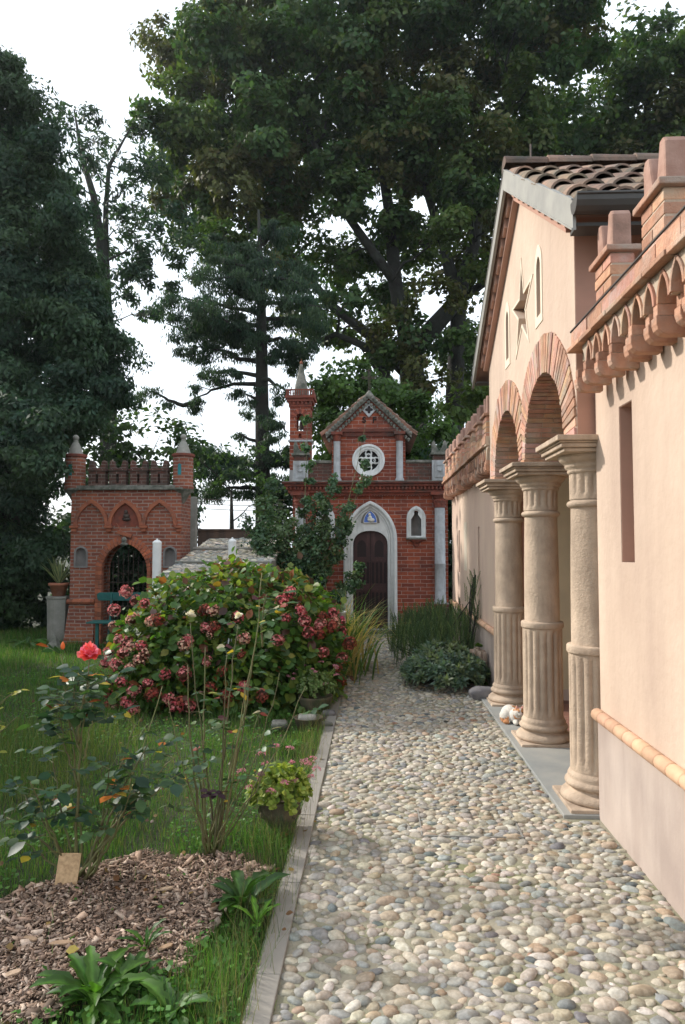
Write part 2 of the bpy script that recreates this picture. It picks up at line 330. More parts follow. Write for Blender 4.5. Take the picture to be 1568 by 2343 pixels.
# pebbles: dense jittered packing, larger nearer? same size everywhere
def ico(sub):
    bm = bmesh.new(); bmesh.ops.create_icosphere(bm, subdivisions=sub, radius=1)
    V = np.array([v.co[:] for v in bm.verts]); Fc = np.array([[v.index for v in f.verts] for f in bm.faces]); bm.free(); return V, Fc
PC = np.array([[.50, .45, .37], [.44, .39, .32], [.36, .34, .31], [.46, .37, .28], [.33, .335, .33], [.54, .50, .45], [.27, .29, .29], [.39, .29, .21], [.14, .16, .17], [.38, .355, .32], [.47, .435, .38], [.30, .17, .12], [.20, .195, .205]])
PW = np.array([.17, .15, .13, .08, .10, .12, .05, .025, .014, .10, .09, .006, .012]); PW /= PW.sum()
def pebbles(name, x0, x1, y0, y1, sp, zfun=lambda x, y: 0*x, mask=None, sub=2, k=1.0, tone=1.0):
    """dart throwing on a grid of cells: pebbles of mixed sizes that never overlap much"""
    pts = []; cell = sp*.8; grid = {}
    n = int((x1-x0)*(y1-y0)/(sp*sp)*9)
    cand = np.column_stack([rng.uniform(x0, x1, n), rng.uniform(y0, y1, n)])
    rad = sp*.5*np.exp(rng.normal(0, .24, n))*1.0; rad = np.clip(rad, sp*.27, sp*1.0)
    order = np.argsort(-rad*rng.uniform(.55, 1.2, n))
    for i in order:
        x, y = cand[i]; r = rad[i]
        if mask is not None and not mask(x, y): continue
        gx, gy = int(x/cell), int(y/cell); ok = True
        for a in range(gx-2, gx+3):
            for b_ in range(gy-2, gy+3):
                for (qx, qy, qr) in grid.get((a, b_), ()):
                    if (x-qx)**2+(y-qy)**2 < (.80*(r+qr))**2: ok = False; break
                if not ok: break
            if not ok: break
        if ok: grid.setdefault((gx, gy), []).append((x, y, r)); pts.append((x, y, r))
    A = np.array(pts); n = len(A)
    e = rng.uniform(1.0, 1.9, n); S = np.zeros((n, 3, 3))
    S[:, 0, 0] = A[:, 2]*np.sqrt(e)*1.02; S[:, 1, 1] = A[:, 2]/np.sqrt(e)*1.06; S[:, 2, 2] = A[:, 2]*rng.uniform(.42, .62, n)*k
    yaw = rng.normal(0, .55, n); M = rot_mats(n, rng.normal(0, .15, n), yaw, rng.normal(0, .15, n)) @ S
    P = np.column_stack([A[:, 0], A[:, 1], zfun(A[:, 0], A[:, 1]) - .001 - A[:, 2]*rng.uniform(.0, .22, n)])
    C = PC[rng.choice(len(PC), n, p=PW)]*rng.uniform(.78, 1.2, (n, 1))*rng.uniform(.96, 1.04, (n, 3))*np.array([1.02, 1.0, .95])*tone
    Vs, Fs, Cs = [], [], []; base = 0
    for tidx in range(8):
        tv, tf = ico(sub); rr = np.random.default_rng(tidx)
        tv = tv*(1+.19*np.sin(tv@rr.normal(0, 1.8, 3)+rr.uniform(0, 6))[:, None]+.08*np.sin(tv@rr.normal(0, 4, 3))[:, None])
        keep = tf[(tv[tf][:, :, 2].max(1) > -.35)]; idx = np.arange(n) % 8 == tidx
        V, Fc, CC = scatter_arrays(tv, keep, M[idx], P[idx], C[idx]); Vs.append(V); Fs.append(Fc+base); Cs.append(CC); base += len(V)
    return mesh_obj(name, np.vstack(Vs), np.vstack(Fs), M_PEB, None, np.vstack(Cs), True)
def pmask(x, y):
    if 4.2 < y < 7.52 and x > 1.10: return False
    if x > 1.30: return False
    for (a, b_, c, d) in ((.18, .24, 3.75, 4.35), (.76, .82, 3.75, 4.35)): pass
    return True
o = pebbles('path_pebbles', -.335, 1.32, 1.9, 7.0, .041, mask=pmask); tag(o, kind='stuff', label='rounded river pebbles set close together in the cement of the garden path', cat='pebbles')
o = pebbles('path_pebbles', -.335, 1.32, 7.0, 12.4, .046, mask=pmask, sub=1); tag(o, kind='stuff', label='rounded river pebbles at the far end of the path before the chapel', cat='pebbles')

# ================================================================== RIGHT-HAND BUILDINGS
XW, XF, YC = 1.34, 1.24, 5.84
def make_merlon(yc, z0, parent, w=.255, ht=.24):
    b = MB(); b.box(1.225, 1.345, yc-w/2, yc+w/2, z0, z0+ht)
    # stepped brick courses so that the joints read
    mer = MB(); zz = z0; k = 0
    while zz < z0+ht-.01:
        hh = .058; e = random.uniform(-.003, .003); n = 2 if k % 2 else 1
        for q in range(n):
            c = random.uniform(.75, 1.3); mer.col = (c, c*random.uniform(.9, 1.05), c*random.uniform(.85, 1.0))
            y0 = yc-w/2+w*q/n; mer.box(1.222+e, 1.345+e, y0+.004, y0+w/n-.004, zz+.004, zz+hh-.003)
        zz += hh+.002; k += 1
    mer.mi = 1; mer.col = (1, 1, 1); mer.box(1.228, 1.340, yc-w/2+.006, yc+w/2-.006, z0, zz)
    m = mer.build('merlon', [M_TERRA, M_MORTAR], parent, False, .004)
    cp = MB(); c = random.uniform(.8, 1.05); cp.col = (c, c, c); cp.box(1.195, 1.372, yc-w/2-.025, yc+w/2+.025, zz, zz+.032)
    cp.build('coping', M_TERRA, m, False, .006, off=world_loc(m)+Vector((0, 0, 0)))
    z1 = zz+.032; hn = MB(); c = random.uniform(.8, 1.2); hn.col = (c, c, c*.97)
    a = yc-w/2+.005; d = yc+w/2-.005
    prof = [(a, z1), (d, z1), (d, z1+.17), (d-.02, z1+.20), (d-.065, z1+.195), (yc+.02, z1+.035), (yc-.02, z1+.035), (a+.065, z1+.195), (a+.02, z1+.20), (a, z1+.17)]
    hn.prism([prof], 1.235, 1.335, 'x'); hn.build('swallowtail_top', M_MERLON, m, False, .012)
    return m
def cornice_and_corbels(y0, y1, root, ztop):
    """brick cornice, pointed machicolation arches and hanging corbels; ztop = lip height"""
    c = MB(); y = y0
    while y < y1-.02:                                   # top course and lip as separate bricks
        L = min(.24, y1-y); k = random.uniform(.8, 1.2); c.col = (k, k*random.uniform(.92, 1.05), k*random.uniform(.85, 1.05))
        c.box(1.19+random.uniform(-.004, .004), 1.40, y+.003, y+L-.003, ztop+.028, ztop+.112+random.uniform(-.003, .003))
        k = random.uniform(.8, 1.15); c.col = (k, k, k*.95); c.box(1.168+random.uniform(-.004, .004), 1.40, y+.10+.003, min(y+L+.10, y1)-.003, ztop, ztop+.026); y += L
    c.col = (1, 1, 1); c.mi = 1; c.box(1.196, 1.39, y0, y1, ztop+.004, ztop+.108)
    c.build('brick_cornice', [M_TERRA, M_MORTAR], root, False, .004)
    pitch = .1425; n = int((y1-y0)/pitch); a = MB(); lb_ = MB(); first = None
    for i in range(n):
        yc = y0+pitch*(i+.5); hw = .021
        zt = ztop-.001; zb = ztop-.139
        arch = gothic_top(yc+pitch/2, pitch/2-hw, zb, .118, 6)   # pointed opening between two corbels
        half_r = [q for q in reversed(arch) if q[0] <= yc+pitch/2+1e-6]
        half_l = [(2*yc-q[0], q[1]) for q in half_r][::-1]
        a.prism([[(yc-hw, zb), (yc+hw, zb)] + half_r + [(yc+pitch/2-.0005, zt), (yc-pitch/2+.0005, zt)] + half_l], 1.213, XW, 'x')
        if i < n-1:                                     # two leaning bricks form each little arch
            ou = gothic_top(yc+pitch/2, pitch/2-hw+.017, zb, .133, 6); inn = gothic_top(yc+pitch/2, pitch/2-hw-.003, zb+.001, .112, 6); m_ = len(ou)//2
            for A_, B_ in ((ou[:m_+1], inn[:m_+1]), (ou[m_:], inn[m_:])):
                k = random.uniform(.7, 1.3); lb_.col = (k, k*random.uniform(.9, 1.05), k*random.uniform(.85, 1.05)); e = random.uniform(-.004, .004)
                c1 = [(q[0], min(q[1], zt-.002)) for q in A_]; c1 = c1[:-1]+[(c1[-1][0], c1[-1][1])]
                if A_ is not ou[:m_+1]: pass
                lb_.prism([band(c1, B_)], 1.202+e, XW-.01, 'x')
    a.build('machicolation_infill', M_MORTAR, root); lb_.build('machicolation_arches', M_TERRA, root, False, .003)
    m = MB(); m.box(1.255, 1.338, y0, y1, ztop-.06, ztop-.004); m.build('mortar_bed', M_MORTAR, root)
    for i in range(n):
        yc = y0+pitch*(i+.5); zt = ztop-.140; zb = ztop-.270
        if first is None or i % 4 == 2:
            q = MB(); hw = .0265; k = random.uniform(.75, 1.2); q.col = (k, k*.97, k*.93)
            q.prism([[(1.203, zt), (1.342, zt), (1.342, zt-.048), (1.203, zt-.048)]], yc-hw+.003, yc+hw-.004, 'y'); k = random.uniform(.75, 1.2); q.col = (k, k*.95, k*.9)
            q.prism([[(1.196, zt-.052), (1.342, zt-.052), (1.342, zb), (1.25, zb), (1.222, zb+.006), (1.203, zb+.022), (1.196, zb+.045)]], yc-hw-.003, yc+hw+.002, 'y')
            q.mi = 1; q.col = (1, 1, 1); q.box(1.208, 1.34, yc-hw+.005, yc+hw-.005, zt-.053, zt-.045)
            first = q.build('corbel', [M_TERRA, M_MORTAR], root, False, .006); y_first = yc; first.data.name = 'corbel'
        else:
            d = first.copy(); COL.objects.link(d); d.parent = root; d.location = (random.uniform(-.004, .006), yc-y_first, random.uniform(-.003, .003)); d.rotation_euler = (random.uniform(-.02, .02), random.uniform(-.02, .02), 0)
def dado(y0, y1, root, z):
    # cord moulding with slanting joints
    d = MB(); y = y0; r = .036
    while y < y1-.01:
        L = min(.135, y1-y); k = random.uniform(.82, 1.2); d.col = (k, k*random.uniform(.95, 1.03), k)
        d.tube([(1.315, y+.001, z), (1.313, y+.012, z), (1.313, y+L-.012, z), (1.315, y+L-.001, z)], [r*.90, r, r, r*.90], 12); y += L
    d.build('cord_moulding', M_ROPE, root, True)
# ---- near crenellated wall
nw = thing('crenellated_wall', 'cream plastered wall on the right with brick corbels, swallowtail merlons and one tall slit window', 'wall', (XW, 3.0, 0))
w = MB(); w.prism([rect(1.2, 4.25, 0.0, 2.78), rect(3.66, 3.85, 1.515, 2.36)], XW, XW+.28, 'x')
w.build('wall', M_PLASTER, nw)
s = MB(); s.prism([rect(3.655, 3.855, 1.51, 2.365)], XW+.20, XW+.22, 'x'); s.build('slit_window', M_BLACK, nw)
s = MB(); s.box(XW+.004, XW+.2, 3.846, 3.8495, 1.516, 2.359); s.box(XW+.004, XW+.2, 3.661, 3.846, 2.356, 2.3595); s.build('window_reveal', M_PINK, nw)
w = MB(); w.box(XW-.018, XW-.0005, 1.2, 4.25, -.02, .60); w.build('dado', M_DADO, nw)
dado(1.3, 4.25, nw, .612); cornice_and_corbels(1.5, 4.20, nw, 2.765)
for i in range(3): make_merlon(3.715-.657*i, 2.875, nw)
w = MB(); w.tube([(1.185, 1.5, 2.886), (1.185, 2.6, 2.888), (1.186, 4.2, 2.884)], .006, 6); w.build('cable', M_GUTTER, nw)
# ---- far crenellated wall
fw_ = thing('crenellated_wall', 'low pinkish plastered wall running back to the chapel behind the rosemary', 'wall', (XW, 9.5, 0))
w = MB(); w.prism([rect(7.45, 12.0, 0, 2.68), rect(8.92, 9.06, 1.16, 1.85), rect(10.95, 11.08, 1.2, 1.85)], XW, XW+.26, 'x'); w.build('wall', M_PLASTERF, fw_)
s = MB(); s.prism([rect(8.91, 9.07, 1.15, 1.86)], XW+.15, XW+.17, 'x'); s.build('slit_window', M_PINK, fw_)
s = MB(); s.prism([rect(10.94, 11.09, 1.19, 1.86)], XW+.15, XW+.17, 'x'); s.build('slit_window', M_PINK, fw_)
s = MB(); s.box(XW-.006, XW-.001, 10.1, 10.4, 1.25, 1.95); s.build('wall_plaque', M_WHITEP, fw_)
w = MB(); w.box(XW-.018, XW-.0005, 7.45, 12.0, -.02, .65); w.build('dado', M_DADO, fw_)
dado(7.5, 12.02, fw_, .665); cornice_and_corbels(7.46, 12.02, fw_, 2.665)
for i in range(9): make_merlon(7.72+.52*i, 2.775, fw_, .25, .24)
# ---- portico
po = thing('portico', 'tall gabled portico with brick arches, three stone columns and a star opening', 'portico', (XF, YC, 0))
Y0, Y1 = 4.29, 7.47; ZS = 2.27; RI = .60; RO = .865; S = .70
roof_z = lambda y: 4.74 - .636*abs(y-YC)
# facade above the capitals with the star and the two slot openings
def star(cy, cz, ro, ri, n=4, asp=1.0):
    return [(cy+(ro if i % 2 == 0 else ri)*math.cos(math.pi/2+math.pi*i/n)*asp*(1 if i % 4 else 1), cz+(ro if i % 2 == 0 else ri)*math.sin(math.pi/2+math.pi*i/n)) for i in range(2*n)]
lower = [(Y0, ZS-.0)]
a1c, a2c = YC-S, YC+S
lower += [(a1c-RI, ZS)] + list(reversed(arc(a1c, ZS, RI, 0, math.pi, 24)))[1:-1] + [(a1c+RI, ZS), (a2c-RI, ZS)] + list(reversed(arc(a2c, ZS, RI, 0, math.pi, 24)))[1:-1] + [(a2c+RI, ZS), (Y1, ZS)]
outline = lower + [(Y1, roof_z(Y1)-.12), (YC, roof_z(YC)-.12), (Y0, roof_z(Y0)-.12)]
st = star(YC-.05, 3.57, .36, .125, 5)
slot = lambda c: gothic(c, .06, 3.32, 3.68, .09, 6)
f = MB(); f.prism([outline, st, slot(5.2), slot(6.42)], XF, XF+.32, 'x'); f.build('facade', M_PLASTER, po)
for lp, big in ((st, [(YC-.05+(q[0]-YC+.05)*1.22, 3.57+(q[1]-3.57)*1.22) for q in st]), (slot(5.2), gothic(5.2, .11, 3.25, 3.70, .16, 6)), (slot(6.42), gothic(6.42, .11, 3.25, 3.70, .16, 6))):
    t_ = MB(); t_.prism([big, lp], XF-.006, XF+.0005, 'x'); t_.build('opening_surround', M_WHITEP, po)
f = MB(); f.box(XF+.3195, XF+.335, Y0+.3, Y1-.3, 3.2, 4.0); f.build('opening_back', M_INNER, po)
# arches of separate bricks
def brick_arch(ac, lo, hi):
    b = MB(); nb = 44
    for i in range(nb):
        a0 = math.pi*i/nb; a1 = math.pi*(i+1)/nb; g0 = .0045
        ro = RO+random.uniform(-.006, .006); ri = RI-.012+random.uniform(-.003, .003)
        mid = (a0+a1)/2; ry = ro
        # keep the ring inside its half of the pier, and inside the end of the facade
        lim = (hi-ac) if math.cos(mid) > 0 else (ac-lo)
        if abs(math.cos(mid))*ro > lim: ry = max(ri+.05, lim/abs(math.cos(mid)))
        xf = XF-.012+random.uniform(-.004, .004); xm = XF+(.12 if i % 2 else .2)
        for xa, xb in ((xf, xm-.003), (xm+.003, XF+.325)):
            k = random.uniform(.72, 1.28); b.col = (k, k*random.uniform(.9, 1.08), k*random.uniform(.85, 1.1))
            P = []
            for x in (xa, xb):
                for (r, a) in ((ri, a0+g0/RI), (ri, a1-g0/RI), (ry, a1-g0/ry), (ry, a0+g0/ry)):
                    P.append((x, ac+r*math.cos(a), ZS+r*math.sin(a)))
            b.add(P, [(0, 1, 2, 3), (7, 6, 5, 4), (0, 4, 5, 1), (1, 5, 6, 2), (2, 6, 7, 3), (3, 7, 4, 0)])
    b.col = (1, 1, 1); b.mi = 1
    outer = [(max(lo+.004, min(hi-.004, q[0])), q[1]) for q in arc(ac, ZS, RO-.012, 0, math.pi, 40)]
    b.prism([band(outer, arc(ac, ZS, RI-.004, 0, math.pi, 40))], XF-.004, XF+.322, 'x')
    b.build('brick_arch', [M_TERRA, M_MORTAR], po, False, .003)
brick_arch(a1c, Y0+.005, YC); brick_arch(a2c, YC, Y1-.005)
# side walls, back wall, ceiling of the porch
def gable_side(y): return roof_z(y)-.12
f = MB(); f.box(XF+.004, 3.4, Y0-.004, Y0+.10, 2.27, gable_side(Y0)-.004); f.box(XF+.325, 3.4, Y0-.004, Y0+.10, 0, 2.268); f.build('side_wall', M_PINK, po)
f = MB(); f.box(XF+.004, 3.4, Y1-.10, Y1+.004, 2.27, gable_side(Y1)-.004); f.box(XF+.10, 3.4, Y1-.10, Y1+.004, 0, 2.268); f.build('side_wall', M_INNER, po)
f = MB(); f.box(1.50, 1.555, Y1-.22, Y1-.101, 0, 2.27); f.build('door_jamb', M_PINK, po)
f = MB(); f.box(3.3, 3.4, Y0+.1, Y1-.1, 0, 3.2); f.build('back_wall', M_INNER, po)
f = MB(); f.box(XF+.32, 3.3, Y0+.1, Y1-.1, 3.14, 3.2); f.build('ceiling', M_INNER, po)
f = MB(); f.box(XF+.32, 3.3, Y1-.112, Y1-.101, .02, .13); f.build('skirting', M_DADO, po)
f = MB(); f.box(1.115, 1.62, Y0-.04, Y1+.02, -.05, .022); f.build('threshold_slab', M_SLAB, po, False, .005)
f = MB(); f.box(1.62, 3.3, Y0+.1, Y1-.1, -.05, .018); f.build('porch_floor', M_FLOOR, po)
# columns
def make_column(yc, half=False):
    cx = 1.385
    root = MB()
    sh = MB(); n = 72; prof = [(.148, .955), (.147, .97), (.1405, .985), (.140, 1.2), (.137, 1.5), (.132, 1.76), (.131, 1.86)]
    sh.lathe(prof, (cx, yc, 0), 32)
    low = []                                            # fluted lower shaft
    V = []; zs = [.205, .23, .262, .30, .6, .86, .905, .925, .94]; am = [0, 0, .4, 1, 1, 1, .6, 0, 0]; ns = 16*8
    for z, a in zip(zs, am):
        for k in range(ns):
            th = 2*math.pi*k/ns; ph = (k % 8)/8; prf = max(0, math.sin(math.pi*ph))**.6
            V.append((cx+(.158-.019*a*(1-prf))*math.cos(th), yc+(.158-.019*a*(1-prf))*math.sin(th), z))
    Fc = [(i*ns+k, i*ns+(k+1) % ns, (i+1)*ns+(k+1) % ns, (i+1)*ns+k) for i in range(len(zs)-1) for k in range(ns)]
    sh.add(V, Fc); sh.lathe([(.140, .93), (.166, .935), (.170, .942), (.170, .976), (.165, .985), (.138, .988)], (cx, yc, 0), 40)
    col = sh.build('column', M_STONE, po, True)
    b = MB(); b.lathe([(.158, .215), (.168, .20), (.176, .185), (.170, .172), (.180, .165), (.192, .152), (.194, .140), (.185, .126), (.170, .120), (.168, .112), (.176, .10), (.200, .094), (.206, .088), (.216, .078), (.222, .062), (.218, .048), (.205, .040)], (cx, yc, 0), 40)
    b.build('base', M_STONE, col, True)
    b = MB(); b.box(cx-.222, cx+.222, yc-.222, yc+.222, -.02, .042); b.build('plinth', M_STONE, col, False, .006)
    c = MB(); c.lathe([(.128, 1.84), (.146, 1.848), (.155, 1.860), (.155, 1.873), (.146, 1.884), (.132, 1.888), (.134, 1.895), (.127, 1.91)], (cx, yc, 0), 36)
    V = []; zs = [1.895, 1.92, 1.94, 2.02, 2.05, 2.06]; am = [0, 0, 1, 1, .6, 0]; ns = 14*8
    for z, a in zip(zs, am):
        for k in range(ns):
            th = 2*math.pi*k/ns; prf = max(0, math.sin(math.pi*(k % 8)/8))**.7; r = .137-.017*a*(1-prf)
            V.append((cx+r*math.cos(th), yc+r*math.sin(th), z))
    c.add(V, [(i*ns+k, i*ns+(k+1) % ns, (i+1)*ns+(k+1) % ns, (i+1)*ns+k) for i in range(len(zs)-1) for k in range(ns)])
    c.lathe([(.13, 2.055), (.146, 2.062), (.150, 2.075), (.146, 2.085), (.158, 2.092), (.166, 2.105), (.163, 2.118), (.176, 2.124), (.196, 2.142), (.205, 2.163), (.203, 2.176)], (cx, yc, 0), 36)
    c.build('capital', M_STONE, col, True)
    ab = MB()
    for h_, z0_, z1_ in ((.235, 2.172, 2.196), (.255, 2.197, 2.222), (.268, 2.223, 2.234), (.286, 2.235, 2.268)): ab.box(cx-h_, cx+h_, yc-h_, yc+h_, z0_, z1_)
    ab.build('abacus', M_STONE, col, False, .008)
for yc in (4.49, YC+.02, 7.26): make_column(yc)
# raking cornice with blocks, fascia boards, roof deck, tiles, gutter
XR = 1.12
for sgn in (-1, 1):
    y_e = YC+sgn*1.98
    def slab(mb, x0, x1, ya, yb, dz0, dz1):
        P = []
        for x in (x0, x1):
            for (yy, dz) in ((ya, dz0), (yb, dz0), (yb, dz1), (ya, dz1)): P.append((x, yy, roof_z(yy)+dz))
        mb.add(P, [(0, 1, 2, 3), (7, 6, 5, 4), (0, 4, 5, 1), (1, 5, 6, 2), (2, 6, 7, 3), (3, 7, 4, 0)])
    d = MB(); slab(d, XR+.012, 3.6, YC, y_e, -.05, 0); d.build('roof_deck', M_MERLON, po)
    d = MB(); slab(d, XR-.01, XR+.011, YC+sgn*.002, y_e, -.125, .045); d.build('fascia', M_ZINC, po, False, .003)
    d = MB(); slab(d, XR-.016, XR+.014, YC+sgn*.002, y_e, .046, .056); slab(d, XR-.016, XR-.0105, YC+sgn*.002, y_e, -.125, -.112); d.build('fascia_drip', M_ZINC, po)
    c = MB(); slab(c, XF-.055, XF-.001, YC+sgn*.01, Y0-.02 if sgn < 0 else Y1+.02, -.215, -.175); slab(c, XF-.09, XF-.001, YC+sgn*.01, Y0-.02 if sgn < 0 else Y1+.02, -.088, -.052); c.build('raking_moulding', M_PINK, po, False, .004)
    for k in range(10):
        yy = YC+sgn*(.13+k*.165); bb = MB(); kk = random.uniform(.9, 1.2); bb.col = (kk, kk, kk)
        slab(bb, XF-.085, XF-.001, yy-.045, yy+.045, -.175, -.09); bb.build('cornice_block', M_PINK, po, False, .008)
    # clay tiles: tapered half tubes down the slope, in overlapping courses
    tl = MB(); nT = 13; sl = math.hypot(1, .636)
    for i in range(nT):
        xc = XR+.075+i*.185
        for j in range(6):
            ya = YC+sgn*(.06+j*.345); yb = YC+sgn*min(2.02, .06+j*.345+.40)
            kk = random.uniform(.6, 1.5); tl.col = (kk*random.uniform(.95, 1.1), kk, kk*random.uniform(.8, 1.0)); V = []
            seg = 8; xo = random.uniform(-.012, .012); lift = random.uniform(0, .012)
            for (yy, rr, dz) in ((ya, .062, .035), (yb, .084, .058+lift)):
                for th in [math.pi*q/seg for q in range(seg+1)]:
                    for e in (0, -.016): V.append((xc+xo+(rr+e)*math.cos(th), yy, roof_z(yy)+dz+(rr+e)*math.sin(th)*.95-.02))
            m_ = (seg+1)*2; Fc = []
            for q in range(seg):
                a = q*2; Fc += [(a, a+2, a+2+m_, a+m_), (a+1, a+1+m_, a+3+m_, a+3), (m_+a, m_+a+2, m_+a+3, m_+a+1), (a, a+1, a+3, a+2)]
            tl.add(V, Fc)
        if i < nT-1:                                     # channel tiles between
            tl.col = (.6, .55, .5); V = []
            for yy in (YC+sgn*.02, y_e):
                for q in range(5): th = math.pi*(1+q/4); V.append((xc+.0925+.06*math.cos(th), yy, roof_z(yy)+.05+.045*math.sin(th)))
            tl.add(V, [(q, q+1, q+6, q+5) for q in range(4)])
    tl.build('roof_tiles', M_TILE, po, False)
    gt = MB(); V = []; ye = y_e+sgn*.035; zz = roof_z(y_e)-.035
    for x in (XR-.012, 3.6):
        for q in range(9): th = math.pi+math.pi*q/8; V.append((x, ye+.065*math.cos(th), zz+.07+.085*math.sin(th)))
    gt.add(V, [(q, q+1, q+10, q+9) for q in range(8)]+[tuple(range(9))]); gt.tube([(XR-.012, ye+sgn*.066, zz+.072), (3.6, ye+sgn*.066, zz+.072)], .009, 6)
    gt.box(XR+.02, 3.6, min(ye-sgn*.06, ye-sgn*.19), max(ye-sgn*.06, ye-sgn*.19), zz-.055, zz-.035)
    gt.build('gutter', M_GUTTER, po)
rg = MB(); x = XR-.01
while x < 3.4:
    kk = random.uniform(.6, 1.2); rg.col = (kk, kk*.97, kk*.93); V = []
    for (xx, rr) in ((x, .098), (x+.42, .082)):
        for q in range(9): th = math.pi*q/8; V.append((xx, YC+rr*math.cos(th), roof_z(YC)+.06+rr*math.sin(th)))
    rg.add(V, [(q, q+1, q+10, q+9) for q in range(8)]+[tuple(range(9)), tuple(range(17, 8, -1))]); x += .36
rg.build('ridge_tiles', M_TILE, po); rg = MB(); rg.tube([(XR+.22, YC, roof_z(YC)+.1), (XR+.22, YC, roof_z(YC)+.27)], .008, 6); rg.build('ridge_rod', M_IRON, po)

# ================================================================== CHAPEL
YF = 13.1
ch = thing('chapel', 'small red brick chapel with a gabled front, round rose window and pointed white door frame', 'chapel', (-.07, YF, 0))
zx = lambda v: -.07+(v-795)*.00254
zz_ = lambda v: .06+(2120-v)*.00254
CXc = -.06
door_o = rect(-.385, .265, 0, 0)[:2]
door_poly = [(-.385, .06), (.265, .06)] + oval_top(CXc, .325, 1.62, .27, 16, 2.3)
surr_out = gothic(CXc, .50, 0, 1.72, .73, 12)
niches = [(.795, 1.76), (-.90, 1.76)]
def niche_o(cx): return gothic(cx, .098, 1.79, 2.09, .14, 6)
def niche_open(cx): return gothic(cx, .095, 1.795, 2.12, .06, 5)[:2] + [(cx+.095, 1.795), (cx+.095, 2.10), (cx+.05, 2.17), (cx+.034, 2.20), (cx+.042, 2.235), (cx+.022, 2.265), (cx-.022, 2.265), (cx-.042, 2.235), (cx-.034, 2.20), (cx-.05, 2.17), (cx-.095, 2.10)][1:]
W = MB(); W.prism([rect(-1.52, 1.385, 0, 2.62), gothic(CXc, .44, .02, 1.72, .66, 10)] + [rect(c-.13, c+.13, 1.78, 2.25) for c, _ in niches], YF, YF+.22)
W.box(-1.52, -1.32, YF+.221, YF+3.2, 0, 2.62); W.box(1.19, 1.385, YF+.221, YF+3.2, 0, 2.62); W.build('front_wall', M_CBRICK, ch)
D = MB(); D.prism([gothic(CXc, .455, -.02, 1.72, .68, 12), door_poly], YF+.03, YF+.12); d1 = D
D.prism([surr_out, gothic(CXc, .425, -.01, 1.72, .65, 12)], YF-.05, YF+.03)
D.prism([gothic(CXc, .482, -.01, 1.72, .71, 12), gothic(CXc, .445, -.015, 1.72, .672, 12)], YF-.075, YF-.052)
D.prism([gothic(CXc, .422, -.01, 1.72, .648, 12), gothic(CXc, .385, -.015, 1.72, .61, 12)], YF-.02, YF+.029)
D.prism([gothic(CXc, .375, -.01, 1.72, .60, 12), gothic(CXc, .345, -.015, 1.72, .565, 12)], YF+.008, YF+.0295)
D.build('door_surround', M_WSTONE, ch, False, .008)
tri = MB(); tr_in = gothic(CXc, .175, 2.035, 2.04, .24, 8); tri.prism([tr_in], YF+.022, YF+.0285); tri.build('tympanum_recess', M_NICHE, ch)
pl = MB(); pl.prism([gothic(CXc, .12, 2.045, 2.06, .205, 8)], YF-.002, YF+.0215); plq = pl.build('relief_plaque', M_BLUE, ch)
pl = MB(); pl.prism([gothic(CXc, .126, 2.037, 2.06, .212, 8), gothic(CXc, .117, 2.048, 2.06, .20, 8)], YF-.008, YF+.0215); pl.build('plaque_rim', M_GLAZE, plq)
pl = MB(); pl.sphere((CXc-.012, YF-.012, 2.195), .026, 12, (1, .8, 1.15)); pl.sphere((CXc-.004, YF-.01, 2.135), .045, 12, (.8, .6, 1.0)); pl.sphere((CXc+.02, YF-.01, 2.09), .055, 12, (1.15, .6, .75)); pl.sphere((CXc-.034, YF-.014, 2.095), .022, 10, (.9, .8, 1.2)); pl.sphere((CXc-.04, YF-.016, 2.128), .014, 10); pl.build('relief_figure', M_GLAZE, plq, True)
# door leaves with carved tracery
for s_ in (-1, 1):
    x0, x1 = (CXc-.322, CXc-.004) if s_ < 0 else (CXc+.004, CXc+.322)
    lf = [(x, z) for x, z in ([(-.382, .06), (.262, .06)] + oval_top(CXc, .322, 1.62, .268, 20, 2.3)) if (x <= CXc if s_ < 0 else x >= CXc)]
    lf = [(x0, .06), (x1, .06)] + ([(x, z) for x, z in oval_top(CXc, .322, 1.62, .268, 24, 2.3) if x > CXc+.01] + [(x0, 1.885)] if s_ > 0 else [(x1, 1.885)] + [(x, z) for x, z in oval_top(CXc, .322, 1.62, .268, 24, 2.3) if x < CXc-.01])
    holes = []; cx = (x0+x1)/2
    holes.append(gothic(cx, .085, 1.40, 1.60, .12, 6))
    for q in range(4):
        c = x0+.045+q*.076
        holes.append(gothic(c, .024, .90, 1.26, .045, 4)); holes.append(gothic(c, .024, .26, .70, .045, 4))
    L = MB(); L.prism([lf]+holes, YF+.085, YF+.10); lo = L.build('door', M_DOOR, ch)
    L = MB(); L.prism([lf], YF+.1005, YF+.115); L.build('door_panel', M_DOORD, lo)
    L = MB()
    for zc in (.16, .80, 1.34): L.box(x0+.01, x1-.01, YF+.076, YF+.0845, zc-.04, zc+.04)
    for q in range(5): L.box(x0+.012+q*.072, x0+.022+q*.072, YF+.074, YF+.0845, .19, .77); L.box(x0+.012+q*.072, x0+.022+q*.072, YF+.074, YF+.0845, .83, 1.31)
    for zc in (.16, .8, 1.34):
        for q in range(4): L.sphere((x0+.05+q*.075, YF+.075, zc), .006, 6)
    L.build('door_rails', M_DOOR, lo)
D = MB(); D.box(-.56, .44, YF-.2, YF+.12, -.04, .055); D.build('door_step', M_GSTONE, ch, False, .01)
